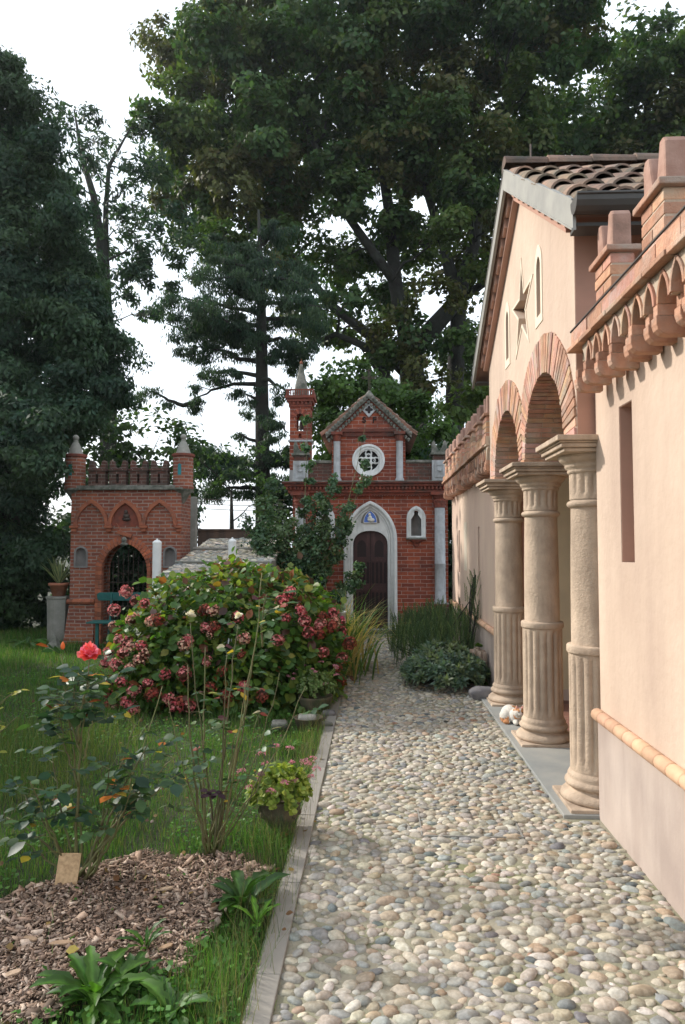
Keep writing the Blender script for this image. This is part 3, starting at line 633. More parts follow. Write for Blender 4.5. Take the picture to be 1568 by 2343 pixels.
for cx, _ in niches:
    n = MB(); n.prism([gothic(cx, .178, 1.755, 2.12, .235, 8), niche_open(cx)], YF-.035, YF+.01); n.prism([gothic(cx, .165, 1.77, 2.12, .22, 8), gothic(cx, .13, 1.765, 2.12, .18, 8)], YF-.055, YF-.036)
    no = n.build('niche', M_WSTONE, ch, False, .006)
    n = MB(); n.lathe([(.128, 1.76), (.128, 2.27)], (cx, YF+.01, 0), 12, 0, math.pi); n.box(cx-.13, cx+.13, YF+.011, YF+.16, 1.75, 1.79); n.build('niche_back', M_NICHE, no, True)
    n = MB(); n.box(cx-.19, cx+.19, YF-.09, YF, 1.728, 1.754); n.build('niche_sill', M_GSTONE, no, False, .006)
    n = MB(); n.lathe([(.03, 1.59), (.05, 1.61), (.055, 1.65), (.09, 1.68), (.12, 1.727)], (cx, YF, 0), 14, math.pi, 2*math.pi); n.build('niche_bracket', M_CTERRA, no)
# corner columns
for cx in (1.228, -1.365):
    c = MB(); c.lathe([(.115, .55), (.115, .60), (.100, .63), (.100, 1.27), (.104, 1.275), (.104, 1.285), (.099, 1.29), (.094, 2.31)], (cx, YF-.07, 0), 20); co = c.build('corner_column', M_WSTONE2, ch, True)
    c = MB(); c.lathe([(.095, 2.311), (.103, 2.32), (.10, 2.34), (.11, 2.40), (.12, 2.45), (.105, 2.47), (.14, 2.53), (.145, 2.545)], (cx, YF-.07, 0), 16)
    for q in range(8): a = math.pi*q/4; c.sphere((cx+.115*math.cos(a), YF-.07+.115*math.sin(a), 2.44), .026, 6); c.sphere((cx+.105*math.cos(a+.4), YF-.07+.105*math.sin(a+.4), 2.38), .02, 6)
    c.box(cx-.17, cx+.17, YF-.235, YF-.001, 2.546, 2.60); c.build('capital', M_CTERRA, co)
    c = MB(); c.box(cx-.14, cx+.14, YF-.21, YF-.001, 0, .50); c.box(cx-.16, cx+.16, YF-.23, YF-.001, .501, .55); c.build('pedestal', M_CBRICKD, co)
# main cornice
C_ = MB(); zc = 2.56
C_.box(-1.56, 1.42, YF-.05, YF-.001, 2.56, 2.60); C_.box(-1.60, 1.44, YF-.09, YF+.3, 2.602, 2.65)
k = 0
for i in range(45):
    x = -1.63+i*.0695; c = random.uniform(.8, 1.4); C_.col = (c, c*.95, c*.9); C_.box(x, x+.037, YF-.135, YF+.01, 2.655, 2.715)
C_.col = (.8, .8, .8); C_.box(-1.60, 1.44, YF-.095, YF+.3, 2.6505, 2.716); C_.box(-1.66, 1.50, YF-.155, YF+.3, 2.7165, 2.765); C_.col = (.5, .5, .5); C_.box(-1.70, 1.54, YF-.19, YF+.3, 2.7655, 2.80)
for i in range(60):
    x = -1.54+i*.049; C_.col = (.9, .8, .75); C_.box(x, x+.03, YF-.07, YF-.045, 2.535, 2.5595)
C_.build('cornice', M_CTERRA, ch, False, .004)
C_ = MB(); C_.box(-1.69, 1.53, YF-.18, YF+.5, 2.8005, 2.815); C_.build('cornice_flashing', M_GSTONE, ch)
# upper gabled block
gx0, gx1 = -.78, .60; gc = -.085
U = MB(); apex = 4.40; zsp = 3.78
Rw = (-.09, 3.21)
wall = [(gx0, 2.816), (gx1, 2.816), (gx1, zsp), (gc, apex), (gx0, zsp)]
U.prism([wall, circ(*Rw, .24, 28), ], YF-.03, YF+.18); U.build('gable_wall', M_CBRICK, ch)
U = MB()
for sx in (gx0, gx1-.15): U.box(sx, sx+.15, YF-.031+.22, YF+3.0, 2.817, 3.76)
U.build('nave_wall', M_WSTONE, ch)
# coping of clay scallops along both rakes
cp = MB(); sl = math.atan2(4.47-3.74, .76)
for sgn in (-1, 1):
    x0 = gc; z0 = 4.46; x1 = gc+sgn*.80; z1 = 3.70; n = 15
    P = [(x0, YF-.10, z0), (x1, YF-.10, z1), (x1, YF-.10, z1-.075), (x0, YF-.10, z0-.085)]
    cp.add(P + [(a, YF+.2, c) for a, b, c in P], [(0, 1, 2, 3), (7, 6, 5, 4), (0, 4, 5, 1), (1, 5, 6, 2), (2, 6, 7, 3), (3, 7, 4, 0)])
    for i in range(n):
        t = (i+.5)/n; c = random.uniform(.5, 1.5); cp.col = (c, c, c); x = x0+(x1-x0)*t; z = z0+(z1-z0)*t
        cp.sphere((x, YF-.10, z-.012), .042, 8, (1, .7, 1)); cp.sphere((x-sgn*.03, YF-.06, z-.125), .033, 8, (1, .9, 1))
        cp.box(x-sgn*.03-.012, x-sgn*.03+.012, YF-.08, YF-.03, z-.17, z-.12)
cp.build('gable_coping', M_GSTONE, ch)
rf = MB()
for sgn in (-1, 1):
    P = [(gc, 0, 4.48), (gc+sgn*.90, 0, 3.70), (gc+sgn*.90, 0, 3.67), (gc, 0, 4.44)]
    rf.col = (1.5, 1.0, .85)
    rf.add([(a, YF-.02, c) for a, b, c in P]+[(a, YF+3.1, c) for a, b, c in P], [(0, 1, 2, 3), (7, 6, 5, 4), (0, 4, 5, 1), (1, 5, 6, 2), (2, 6, 7, 3), (3, 7, 4, 0)])
    for j in range(12):
        for q in range(7):
            t = q/7; x = gc+sgn*(.06+.84*t); z = 4.475-.78*(.06+.84*t)/.9
            c = random.uniform(.8, 1.6); rf.col = (c, c*.85, c*.75)
            rf.tube([(x, YF+.05+j*.25, z+.02), (x+sgn*.13, YF+.05+j*.25, z-.10+.02)], [.032, .042], 6)
rf.build('roof', M_TILE, ch)
s = MB(); s.col = (.7, .7, .7); s.box(gx0-.01, gx1+.01, YF-.075, YF-.031, 3.745, 3.80); s.box(gx0-.0, gx1+.0, YF-.06, YF-.031, 3.66, 3.685)
for i in range(12):
    x = gx0+.07+i*.113; s.prism([gothic_top(x, .05, 3.685, .06, 4)[::1]], YF-.055, YF-.031); s.box(x-.06, x-.045, YF-.065, YF-.031, 3.66, 3.745)
s.build('frieze', M_CTERRA, ch)
for cx in (-.68, .49):
    c = MB(); c.lathe([(.078, 2.816), (.085, 2.85), (.065, 2.88), (.062, 3.54), (.07, 3.56)], (cx, YF-.075, 0), 16); co = c.build('gable_column', M_WSTONE2, ch, True)
    c = MB(); c.lathe([(.06, 3.561), (.07, 3.60), (.085, 3.68)], (cx, YF-.075, 0), 14); c.box(cx-.105, cx+.105, YF-.18, YF-.061, 3.681, 3.735); c.build('capital', M_CTERRA, co, False, .005)
# rose window
r = MB(); rx, rz = Rw
r.prism([circ(rx, rz, .305, 40), circ(rx, rz, .262, 40)], YF-.075, YF+.02); r.prism([circ(rx, rz, .2615, 40), circ(rx, rz, .215, 40)], YF-.05, YF+.02); ro = r.build('rose_window', M_WSTONE, ch, False, .01)
def foil(ax, az, ang): # keyhole shaped opening along an arm
    P = []; lob = [(.075, .034), (.118, .028), (.160, .034)]
    up = [(.062, .006), (.066, .024), (.085, .036), (.103, .027), (.110, .020), (.116, .022), (.130, .040), (.155, .044), (.178, .034), (.19, .012)]
    pts = up + [(a, -b) for a, b in reversed(up)]
    return [(ax+a*math.cos(ang)-b*math.sin(ang), az+a*math.sin(ang)+b*math.cos(ang)) for a, b in pts]
def sector(ax, az, ang):
    P = []
    for i in range(7): a = ang-.50+1.0*i/6; P.append((ax+.192*math.cos(a), az+.192*math.sin(a)))
    for d_, o_ in ((.15, .30), (.10, .18), (.095, 0), (.10, -.18), (.15, -.30)): P.append((ax+d_*math.cos(ang+o_), az+d_*math.sin(ang+o_)))
    return P
r = MB(); r.prism([circ(rx, rz, .2145, 40), circ(rx, rz, .032, 12)] + [foil(rx, rz, math.pi/2*i) for i in range(4)] + [sector(rx, rz, math.pi/4+math.pi/2*i) for i in range(4)], YF-.03, YF+.005)
for i in range(4):
    a = math.pi/2*i
    for dd, rr in ((.084, .045), (.152, .05)):
        c0 = (rx+dd*math.cos(a), rz+dd*math.sin(a)); r.tube([(c0[0]+rr*math.cos(t), YF-.035, c0[1]+rr*math.sin(t)) for t in [2*math.pi*j/16 for j in range(17)]], .008, 5, False)
r.tube([(rx+.045*math.cos(t), YF-.038, rz+.045*math.sin(t)) for t in [2*math.pi*j/16 for j in range(17)]], .011, 5, False)
r.build('tracery', M_WSTONE, ro)
r = MB(); r.prism([circ(rx, rz, .238, 30)], YF+.03, YF+.04); r.build('window_glass', M_BLACK, ro)
# quatrefoil tile and the two letters
q = MB(); qc = (gc+.005, 4.165); dia = [(qc[0], qc[1]-.145), (qc[0]+.13, qc[1]), (qc[0], qc[1]+.145), (qc[0]-.13, qc[1])]
qf = [(qc[0]+(.036+.032*abs(math.cos(2*t)))*1.1*math.cos(t), qc[1]+(.036+.032*abs(math.cos(2*t)))*1.1*math.sin(t)) for t in [2*math.pi*j/32 for j in range(32)]]
q.prism([dia, qf], YF-.06, YF-.031); qo = q.build('quatrefoil_tile', M_WSTONE2, ch, False, .005)
q = MB(); q.prism([[(x, z) for x, z in circ(qc[0], qc[1], .085, 16)]], YF-.045, YF-.0315); q.build('quatrefoil_recess', M_DOORD, qo)
for ch_, x in (('S', zx(755)), ('F', zx(830))):
    fc = bpy.data.curves.new('letter', 'FONT'); fc.body = ch_; fc.size = .15; fc.extrude = .006; fc.align_x = 'CENTER'; fc.offset = .004
    tmp = bpy.data.objects.new('letter', fc); COL.objects.link(tmp); dg = bpy.context.evaluated_depsgraph_get()
    me = bpy.data.meshes.new_from_object(tmp.evaluated_get(dg)); bpy.data.objects.remove(tmp)
    lo = bpy.data.objects.new('letter', me); COL.objects.link(lo); me.materials.clear(); me.materials.append(M_BLACK); lo.parent = ch
    lo.location = Vector((x, YF-.040, 3.925))-ch.location; lo.rotation_euler = (R(90), 0, 0)
# iron cross
c = MB(); cx = gc+.01; b0 = 4.50
for dx in (-.014, .014): c.tube([(cx+dx, YF, b0), (cx+dx, YF, b0+.40)], .0075, 5); 
for dz in (-.013, .013): c.tube([(cx-.10, YF, b0+.285+dz), (cx+.10, YF, b0+.285+dz)], .0075, 5)
for px_, pz_ in ((cx-.118, b0+.285), (cx+.118, b0+.285), (cx, b0+.42)): c.tube([(px_+.02*math.cos(t), YF, pz_+.02*math.sin(t)) for t in [2*math.pi*j/10 for j in range(11)]], .007, 5, False)
c.tube([(cx, YF, 4.42), (cx, YF, b0+.02)], .012, 6); c.build('iron_cross', M_IRON, ch)
c = MB(); c.lathe([(.075, 4.38), (.085, 4.44), (.05, 4.49), (.02, 4.53)], (cx, YF-.04, 0), 10); c.build('gable_finial', M_GSTONE, ch)
# parapet and pedestals with swallow horns
for xa, xb in ((-1.50, gx0-.001), (gx1+.001, 1.38)):
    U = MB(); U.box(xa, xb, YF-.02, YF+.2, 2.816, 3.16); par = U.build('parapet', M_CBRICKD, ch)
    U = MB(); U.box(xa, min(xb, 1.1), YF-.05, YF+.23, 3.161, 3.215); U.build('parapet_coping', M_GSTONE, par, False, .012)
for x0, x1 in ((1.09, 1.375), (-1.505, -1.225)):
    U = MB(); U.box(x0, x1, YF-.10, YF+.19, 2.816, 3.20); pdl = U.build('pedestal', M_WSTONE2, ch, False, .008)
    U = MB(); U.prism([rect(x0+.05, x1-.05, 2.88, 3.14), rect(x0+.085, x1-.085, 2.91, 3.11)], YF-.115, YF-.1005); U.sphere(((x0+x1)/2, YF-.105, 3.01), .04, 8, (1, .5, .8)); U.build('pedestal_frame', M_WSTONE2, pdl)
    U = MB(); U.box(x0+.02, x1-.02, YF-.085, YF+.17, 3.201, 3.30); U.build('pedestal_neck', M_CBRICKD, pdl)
    U = MB(); U.box(x0-.03, x1+.03, YF-.13, YF+.22, 3.301, 3.345); xm = (x0+x1)/2
    U.prism([[(x0, 3.346), (x1, 3.346), (x1, 3.50), (x1-.02, 3.57), (x1-.05, 3.58), (x1-.085, 3.47), (xm, 3.375), (x0+.085, 3.47), (x0+.05, 3.58), (x0+.02, 3.57), (x0, 3.50)]], YF-.04, YF+.10); U.build('swallowtail_top', M_GSTONE, pdl, False, .01)
# bell tower
bx0, bx1 = -1.615, -1.215; by = YF+.28; bc = (bx0+bx1)/2
T = MB(); T.prism([rect(bx0, bx1, 2.816, 4.30), gothic(bc, .068, 3.83, 4.10, .11, 6), gothic(bc, .03, 3.69, 3.74, .05, 4)], by, by+.09); T.prism([rect(bx0, bx1, 2.816, 4.30), gothic(bc, .068, 3.83, 4.10, .11, 6)], by+.31, by+.40)
for x in (bx0, bx1-.09): T.prism([rect(by+.0905, by+.3095, 2.816, 4.30), gothic(by+.2, .06, 3.83, 4.10, .11, 6)], x, x+.09, 'x')
tw = T.build('bell_tower', M_CBRICK, ch)
T = MB()
for i in range(9):
    a = math.pi*(i+.5)/9; c = (1.8, 1.7, 1.6) if i % 2 else (1.1, 1, 1); T.col = c; r0, r1 = .082, .19
    T.add([(bc+r*math.cos(b), y_, 4.09+.9*r*math.sin(b)) for y_ in (by-.012, by-.001) for r, b in ((r0, a-.15), (r1, a-.15), (r1, a+.15), (r0, a+.15))], [(0, 1, 2, 3), (7, 6, 5, 4), (0, 4, 5, 1), (1, 5, 6, 2), (2, 6, 7, 3), (3, 7, 4, 0)])
T.build('belfry_arch', M_CTERRA, tw)
T = MB(); T.box(bx0-.03, bx1+.03, by-.03, by+.43, 3.62, 3.655); T.build('tower_band', M_WSTONE2, tw); T = MB(); T.box(bx0-.005, bx1+.005, by-.005, by+.405, 2.817, 3.07); T.build('tower_base', M_WSTONE2, tw)
T = MB()
for h_, a, b in ((.02, 4.301, 4.34), (.05, 4.40, 4.46), (.085, 4.4605, 4.51)): T.box(bx0-h_, bx1+h_, by-h_, by+.4+h_, a, b)
for i in range(6): T.box(bx0-.02+i*.08, bx0+.02+i*.08, by-.035, by+.05, 4.341, 4.40)
T.box(bx0, bx1, by, by+.4, 4.341, 4.3995); T.box(bx0-.07, bx1+.07, by-.07, by-.05, 4.61, 4.635)
for i in range(13): T.box(bx0-.07+i*.0425, bx0-.048+i*.0425, by-.068, by-.052, 4.5105, 4.609)
T.box(bx0-.07, bx0-.05, by-.05, by+.45, 4.5105, 4.62); T.box(bx1+.05, bx1+.07, by-.05, by+.45, 4.5105, 4.62)
T.build('tower_cornice', M_CTERRA, tw)
T = MB(); T.lathe([(.15, 4.51), (.135, 4.66), (.118, 4.78), (.045, 5.08), (.03, 5.18), (.0, 5.19)], (bc, by+.2, 0), 8); T.build('spire', M_GSTONE, tw)
T = MB(); T.sphere((bc, by+.2, 5.21), .034, 10); T.tube([(bc, by+.2, 5.23), (bc, by+.2, 5.29)], .006, 5); T.build('finial_ball', M_ORANGE, tw)
T = MB(); T.lathe([(.0, 4.06), (.022, 4.05), (.034, 4.01), (.04, 3.95), (.056, 3.90), (.06, 3.89)], (bc, by+.2, 0), 16); T.tube([(bc-.15, by+.2, 4.07), (bc+.15, by+.2, 4.07)], .01, 6); T.build('bell', M_IRON, tw, True)

# ================================================================== GATEHOUSE
YG = 11.4
gh = thing('gatehouse', 'small brick gatehouse with swallowtail merlons, two round turrets and a pointed iron gate', 'gatehouse', (-4.1, YG, 0))
gx = lambda v: -5.02+(v-218)*.00234
gz = lambda v: (1620-v)*.00234
GX0, GX1 = gx(218), gx(1005); gcx = gx(618)
port_in = gothic(gcx, .375, -.01, 1.20, .45, 12); port_out = gothic(gcx, .50, -.01, 1.20, .62, 12)
nl, nr = gx(295), gx(932)
W = MB(); W.prism([rect(GX0, GX1, 0, 2.53), gothic(gcx, .44, .01, 1.20, .53, 10)] + [[(c-.088, 1.27), (c+.088, 1.27)] + arc(c, 1.49, .088, 0, math.pi, 8) for c in (nl, nr)], YG, YG+.2)
W.box(GX0, GX0+.2, YG+.2005, YG+.62, 0, 2.53); W.box(GX1-.2, GX1, YG+.2005, YG+.62, 0, 2.53)
W.prism([rect(GX0+.201, GX1-.201, 0, 2.53), gothic(gcx, .5, .01, 1.2, .5, 8)], YG+.5, YG+.62); W.build('wall', M_GBRICK, gh)
B = MB()
for a, b in ((GX0, gcx-.502), (gcx+.502, GX1)):
    P = [(a-(.055 if a == GX0 else 0), YG-.10, 0), (b+(.055 if b == GX1 else 0), YG-.10, 0), (b, YG-.012, .66), (a, YG-.012, .66)]
    B = MB(); B.add(P+[(x, YG+.55, z) for x, y, z in P], [(0, 1, 2, 3), (0, 4, 5, 1), (1, 5, 6, 2), (2, 6, 7, 3), (3, 7, 4, 0)]); B.build('battered_base', M_GBRICK, gh)
for a, b in ((GX0-.03, gcx-.502), (gcx+.502, GX1+.03)):
    B = MB(); x = a
    while x < b-.02:
        L = min(.1, b-x); c = random.uniform(.8, 1.4); B.col = (c, c, c); B.tube([(x+.003, YG-.02, .69), (x+L-.003, YG-.02, .69)], .045, 8); x += L
    B.build('cord_moulding', M_ORANGE, gh)
P = MB(); nb = 22; ptsO = gothic_top(gcx, .50, 1.20, .60, 11); ptsI = gothic_top(gcx, .375, 1.20, .45, 11)
for i in range(22):
    c = random.uniform(.8, 1.5); P.col = (c, c*.95, c*.9); o0, o1, i0, i1 = Vector(ptsO[i]), Vector(ptsO[i+1]), Vector(ptsI[i]), Vector(ptsI[i+1])
    m0, m1 = o0.lerp(i0, .5), o1.lerp(i1, .5)
    for (A, B_, C__, D_), y_ in (((o0, o1, m1, m0), YG-.035), ((m0, m1, i1, i0), YG-.075)):
        g_ = .06; a_, b_ = A.lerp(B_, g_), A.lerp(B_, 1-g_); c_, d_ = D_.lerp(C__, 1-g_), D_.lerp(C__, g_)
        V = [(p_[0], yy, p_[1]) for yy in (y_, YG+.02) for p_ in (a_, b_, c_, d_)]
        P.add(V, [(0, 1, 2, 3), (7, 6, 5, 4), (0, 4, 5, 1), (1, 5, 6, 2), (2, 6, 7, 3), (3, 7, 4, 0)])
for sgn in (-1, 1):
    z = 0
    while z < 1.2:
        c = random.uniform(.8, 1.4); P.col = (c, c, c); xa, xb = gcx+sgn*.375, gcx+sgn*.437; xc = gcx+sgn*.5
        P.box(min(xa, xb), max(xa, xb), YG-.075, YG+.02, z+.003, min(z+.075, 1.198)-.003); P.box(min(xb, xc), max(xb, xc), YG-.035, YG+.02, z+.003, min(z+.075, 1.198)-.003); z += .075
P.col = (1.2, 1.1, 1); P.mi = 1; P.prism([band(gothic_top(gcx, .495, 1.20, .59, 11), gothic_top(gcx, .38, 1.20, .457, 11))], YG-.028, YG+.02)
P.build('portal_arch', [M_ORANGE, M_NICHE], gh, False, .004)
K = MB(); K.sphere((gcx, YG-.10, 1.70), .05, 12, (.9, .8, 1.15)); K.sphere((gcx, YG-.145, 1.69), .014, 8); K.sphere((gcx-.02, YG-.135, 1.715), .01, 6); K.sphere((gcx+.02, YG-.135, 1.715), .01, 6); K.box(gcx-.02, gcx+.02, YG-.14, YG-.12, 1.658, 1.668); K.lathe([(.055, 1.62), (.062, 1.64), (.05, 1.66)], (gcx, YG-.09, 0), 10); K.build('keystone_head', M_GSTONE, gh, True)
ex = MB(); ex.box(gcx-.13, gcx+.12, YG-.09, YG-.03, 1.77, 1.83, Matrix.Rotation(.3, 3, 'Y')); ex.tube([(gcx-.15, YG-.05, 1.98), (gcx-.03, YG-.06, 1.80)], .012, 5); ex.build('broken_ornament', M_ORANGE, gh, False, .01)
for c in (nl, nr):
    n = MB(); n.prism([[(c-.115, 1.245), (c+.115, 1.245)] + arc(c, 1.49, .115, 0, math.pi, 10), [(c-.085, 1.275), (c+.085, 1.275)] + arc(c, 1.49, .085, 0, math.pi, 10)], YG-.012, YG+.01); n.lathe([(.087, 1.27), (.087, 1.58)], (c, YG+.005, 0), 12, 0, math.pi); n.build('niche', M_NICHE, gh, False)
apx = []
for i in range(3):
    c = gx(368)+i*gx(618+245)-i*gx(618); w_ = .27
    A = MB(); A.prism([band(gothic_top(c, .292, 1.94, .44, 10), gothic_top(c, .235, 1.94, .365, 10))], YG-.055, YG-.001)
    for s_ in (-1, 1):
        A.col = (1.2, 1.1, 1); 
    A.build('blind_arch', M_ORANGE, gh, False, .006)
    A = MB(); A.prism([gothic_top(c, .234, 1.94, .364, 10)], YG-.0025, YG-.0005) if i == 1 else None
    if i == 1: A.build('arch_panel', M_CTERRA, gh)
for i in range(4):
    c = gx(245)+.0+i*.586; A = MB(); A.box(c-.065, c+.065, YG-.075, YG-.001, 1.90, 1.938); A.box(c-.04, c+.04, YG-.05, YG-.001, 1.84, 1.899); A.build('arch_corbel', M_ORANGE, gh, False, .006)
A = MB(); A.sphere((gcx, YG-.02, 2.10), .055, 12, (1, .6, .8)); A.sphere((gcx+.0, YG-.03, 2.165), .035, 10, (.9, .8, 1.2)); A.sphere((gcx, YG-.01, 2.05), .075, 10, (1, .4, .5)); A.build('bust_relief', M_IRON, gh, True)
G = MB(); gy = YG+.12                                       # wrought iron gate
for i in range(9):
    x = gcx-.34+i*.085; w_ = .375; u = abs(x-gcx)/.375; zt = 1.15+.36*(1-u)**.7
    G.tube([(x, gy, .04), (x, gy, zt)], .0065, 5); G.lathe([(.0, 0), (.014, .015), (.0, .055)], (x, gy, zt), 6)
for z in (.08, .60, 1.0): G.tube([(gcx-.37, gy, z), (gcx+.37, gy, z)], .008, 5)
for sgn in (-1, 1):
    for k in range(3):
        cx = gcx+sgn*(.055+.09*k); cz = 1.16-.03*k
        G.tube([(cx+(.045-.0028*j)*math.cos(.5*j), gy-.01, cz+(.045-.0028*j)*math.sin(.5*j)) for j in range(14)], .0045, 4)
        G.tube([(cx+(.045-.0028*j)*math.cos(-.5*j+1), gy-.01, .80+(.045-.0028*j)*math.sin(-.5*j+1)) for j in range(14)], .0045, 4)
G.build('iron_gate', M_IRON, gh)
B = MB(); B.box(GX0-.05, GX1+.05, YG-.07, YG+.66, 2.531, 2.57); B.box(GX0-.02, GX1+.02, YG-.03, YG+.64, 2.5705, 2.61); B.build('top_ledge', M_GSTONE, gh, False, .01)
for i in range(4):
    c = gx(400)+i*gx(218+149)-i*gx(218); w_ = .140
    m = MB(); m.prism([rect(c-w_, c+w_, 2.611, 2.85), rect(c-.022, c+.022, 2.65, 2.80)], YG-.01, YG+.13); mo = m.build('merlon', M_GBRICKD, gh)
    m = MB(); m.box(c-w_-.02, c+w_+.02, YG-.03, YG+.15, 2.851, 2.88)
    m.prism([[(c-w_, 2.8805), (c+w_, 2.8805), (c+w_, 2.97)] + [(c+w_-.035+.035*math.cos(t), 2.985+.05*math.sin(t)) for t in (0, .8, 1.6, 2.4, 3.1)] + [(c+.05, 2.92), (c, 2.895), (c-.05, 2.92)] + [(c-w_+.035+.035*math.cos(t), 2.985+.05*math.sin(t)) for t in (0, .8, 1.6, 2.4, 3.1)] + [(c-w_, 2.97)]], YG+.0, YG+.11)
    m.build('swallowtail_top', M_GBRICKD, mo, False, .006)
for c in (gx(1005), gx(220)):
    t = MB(); sl_ = 16; t.lathe([(.165, 2.58), (.165, 3.09)], (c, YG+.12, 0), 28); t.lathe([(.172, 2.55), (.18, 2.60), (.166, 2.61)], (c, YG+.12, 0), 24); to = t.build('turret', M_GBRICK, gh, False)
    t = MB(); t.lathe([(.0, 2.30), (.03, 2.32), (.10, 2.45), (.165, 2.53), (.178, 2.549)], (c, YG+.12, 0), 24); t.build('turret_corbel', M_GSTONE, to, True)
    t = MB(); t.lathe([(.17, 3.091), (.19, 3.10), (.192, 3.135), (.17, 3.145), (.0, 3.15)], (c, YG+.12, 0), 24); t.build('turret_cap', M_CTERRA, to, False)
    t = MB(); t.lathe([(.125, 3.14), (.12, 3.17), (.085, 3.27), (.055, 3.34), (.035, 3.36), (.045, 3.375), (.03, 3.39)], (c, YG+.12, 0), 16); t.sphere((c, YG+.12, 3.43), .052, 12); t.build('turret_finial', M_CONC, to, True)
    t = MB(); t.prism([gothic(c-.015, .028, 2.78, 2.93, .04, 5)], YG-.052, YG-.03); t.build('turret_slit', M_TEAL, to)
o = MB(); o.prism([rect(-.5, .38, .02, 2.1)], YF+.13, YF+.15); o.box(rx-.26, rx+.26, YF+.181, YF+.2, rz-.26, rz+.26); o.build('black_backing', M_BLACK, ch)  # black plates added behind door gap and rose window, painted as unlit inside
# ================================================================== MOUND, POSTS AND SMALL THINGS AT THE BACK
rmp = thing('pebbled_ramp', 'sloping ramp clad with pale pebbles between the gatehouse and the chapel', 'ramp', (-2.4, 11.5, 0))
rz_ = lambda y: 1.16+(y-10.0)*.185
b = MB(); V = [(-3.12, 10.0, 0), (-1.62, 10.0, 0), (-1.62, 13.2, 0), (-3.12, 13.2, 0)]
b.add(V+[(x, y, rz_(y)) for x, y, z in V], [(0, 1, 2, 3), (4, 5, 6, 7), (0, 1, 5, 4), (1, 2, 6, 5), (2, 3, 7, 6), (3, 0, 4, 7)]); b.build('ramp_body', M_CONC, rmp)
o = pebbles('pebble_cladding', -3.1, -1.64, 10.02, 13.15, .075, zfun=lambda x, y: rz_(y), sub=1, k=.8, tone=1.5); o.parent = rmp; o.data.transform(Matrix.Translation(-rmp.location))
o['kind'] = 'stuff'
b = MB(); b.tube([(-3.12, 10.9, rz_(10.9)+.03), (-1.62, 10.9, rz_(10.9)+.03)], .02, 6); b.tube([(-3.12, 12.0, rz_(12)+.03), (-1.62, 12.0, rz_(12)+.03)], .02, 6); b.build('concrete_strip', M_CONC, rmp)
b = MB(); b.box(-3.35, -1.6, 13.22, 13.3, 0, 1.90); b.box(-3.35, -1.6, 13.19, 13.34, 1.9005, 1.93); o = b.build('low_wall', M_RUSTW); tag(o, 'dark brown low wall behind the pebbled ramp', 'wall')
def post(px, Y, topy, r, mat, label, name='post', group=None):
    p0 = at(px, topy, Y); t = thing(name, label, 'post', (p0[0], Y, 0), 0, group)
    b = MB(); b.lathe([(r*1.03, 0), (r, .3), (r, p0[2]-.05)], (p0[0], Y, 0), 16); b.build('shaft', mat, t, True)
    b = MB(); b.lathe([(r*1.04, p0[2]-.05), (r*1.04, p0[2]-.035), (r*.95, p0[2]-.02), (r*.5, p0[2]), (0, p0[2]+.002)], (p0[0], Y, 0), 16); b.sphere((p0[0], Y, p0[2]+.008), .016, 8); b.build('cap', mat, t); return t
post(360, 9.85, 1236, .062, M_PAINTW, 'white painted post in front of the gatehouse, left of the pebbled ramp', 'garden_post', 'white garden posts')
post(532, 9.95, 1233, .058, M_PAINTW, 'white painted post rising before the pebbled ramp, nearer the chapel', 'garden_post', 'white garden posts')
p0 = at(444, 1137, 12.75); b = MB(); b.box(p0[0]-.055, p0[0]+.055, 12.7, 12.82, 0, p0[2], None); o = b.build('concrete_post', M_CONC, None, False, .012, off=Vector((p0[0], 12.75, 0))); tag(o, 'thin grey concrete post beside the gatehouse holding the wires', 'post')
b = MB(); q = at(655, 1140, 13.2)
for dz in (.03, .12, .21): b.tube([(p0[0], 12.75, p0[2]-dz), ((p0[0]+q[0])/2, 13, p0[2]-dz-.03), (q[0], 13.2, q[2]-dz)], .006, 5)
o = b.build('fence_wire', M_IRON); tag(o, 'thin wires strung from the concrete post toward the chapel', 'wire')
# pedestal with agave
pc = at(134, 1400, 11.55); pc[2] = 0
t = thing('pedestal', 'six sided concrete pedestal under the potted agave', 'pedestal', pc)
b = MB(); b.lathe([(.135, 0), (.165, .03), (.185, .72), (.2, .735), (.2, .765), (0, .77)], pc, 6, R(30), R(390)); b.build('shaft', M_CONC, t)
t.name = 'pedestal'
t = thing('potted_agave', 'striped agave in a terracotta pot on the concrete pedestal', 'potted plant', (pc[0], pc[1], .77))
b = MB(); b.lathe([(0, .772), (.10, .773), (.145, .94), (.165, .945), (.168, .985), (.155, .99), (.15, .95), (0, .95)], (pc[0], pc[1], 0), 24); b.build('pot', M_POT, t, True)
def strap(mb, base, ang, L, w, lift, droop, cA, cB=None, n=7, stripes=True):
    """a long pointed leaf with a keel"""
    d = Vector((math.cos(ang), math.sin(ang), 0)); s_ = Vector((-d.y, d.x, 0)); P = Vector(base); V = []; cols = []; a = lift
    for i in range(n+1):
        u = i/n; ww = w*(1-u**1.6)*(.75+.5*math.sin(math.pi*min(1, u*1.3)))
        V += [P-s_*ww+Vector((0, 0, ww*.35)), P, P+s_*ww+Vector((0, 0, ww*.35))]
        P = P+(d*math.cos(a)+Vector((0, 0, math.sin(a))))*(L/n); a -= droop/n*(0.4+1.2*u)
    F_ = []
    for i in range(n):
        for k in (0, 1): F_.append((i*3+k, i*3+k+1, i*3+k+4, i*3+k+3))
    b0 = len(mb.v); mb.col = cA; mb.add(V, F_)
    if cB:
        for i in range(n+1): mb.c[b0+i*3] = cB; mb.c[b0+i*3+2] = cB
b = MB()
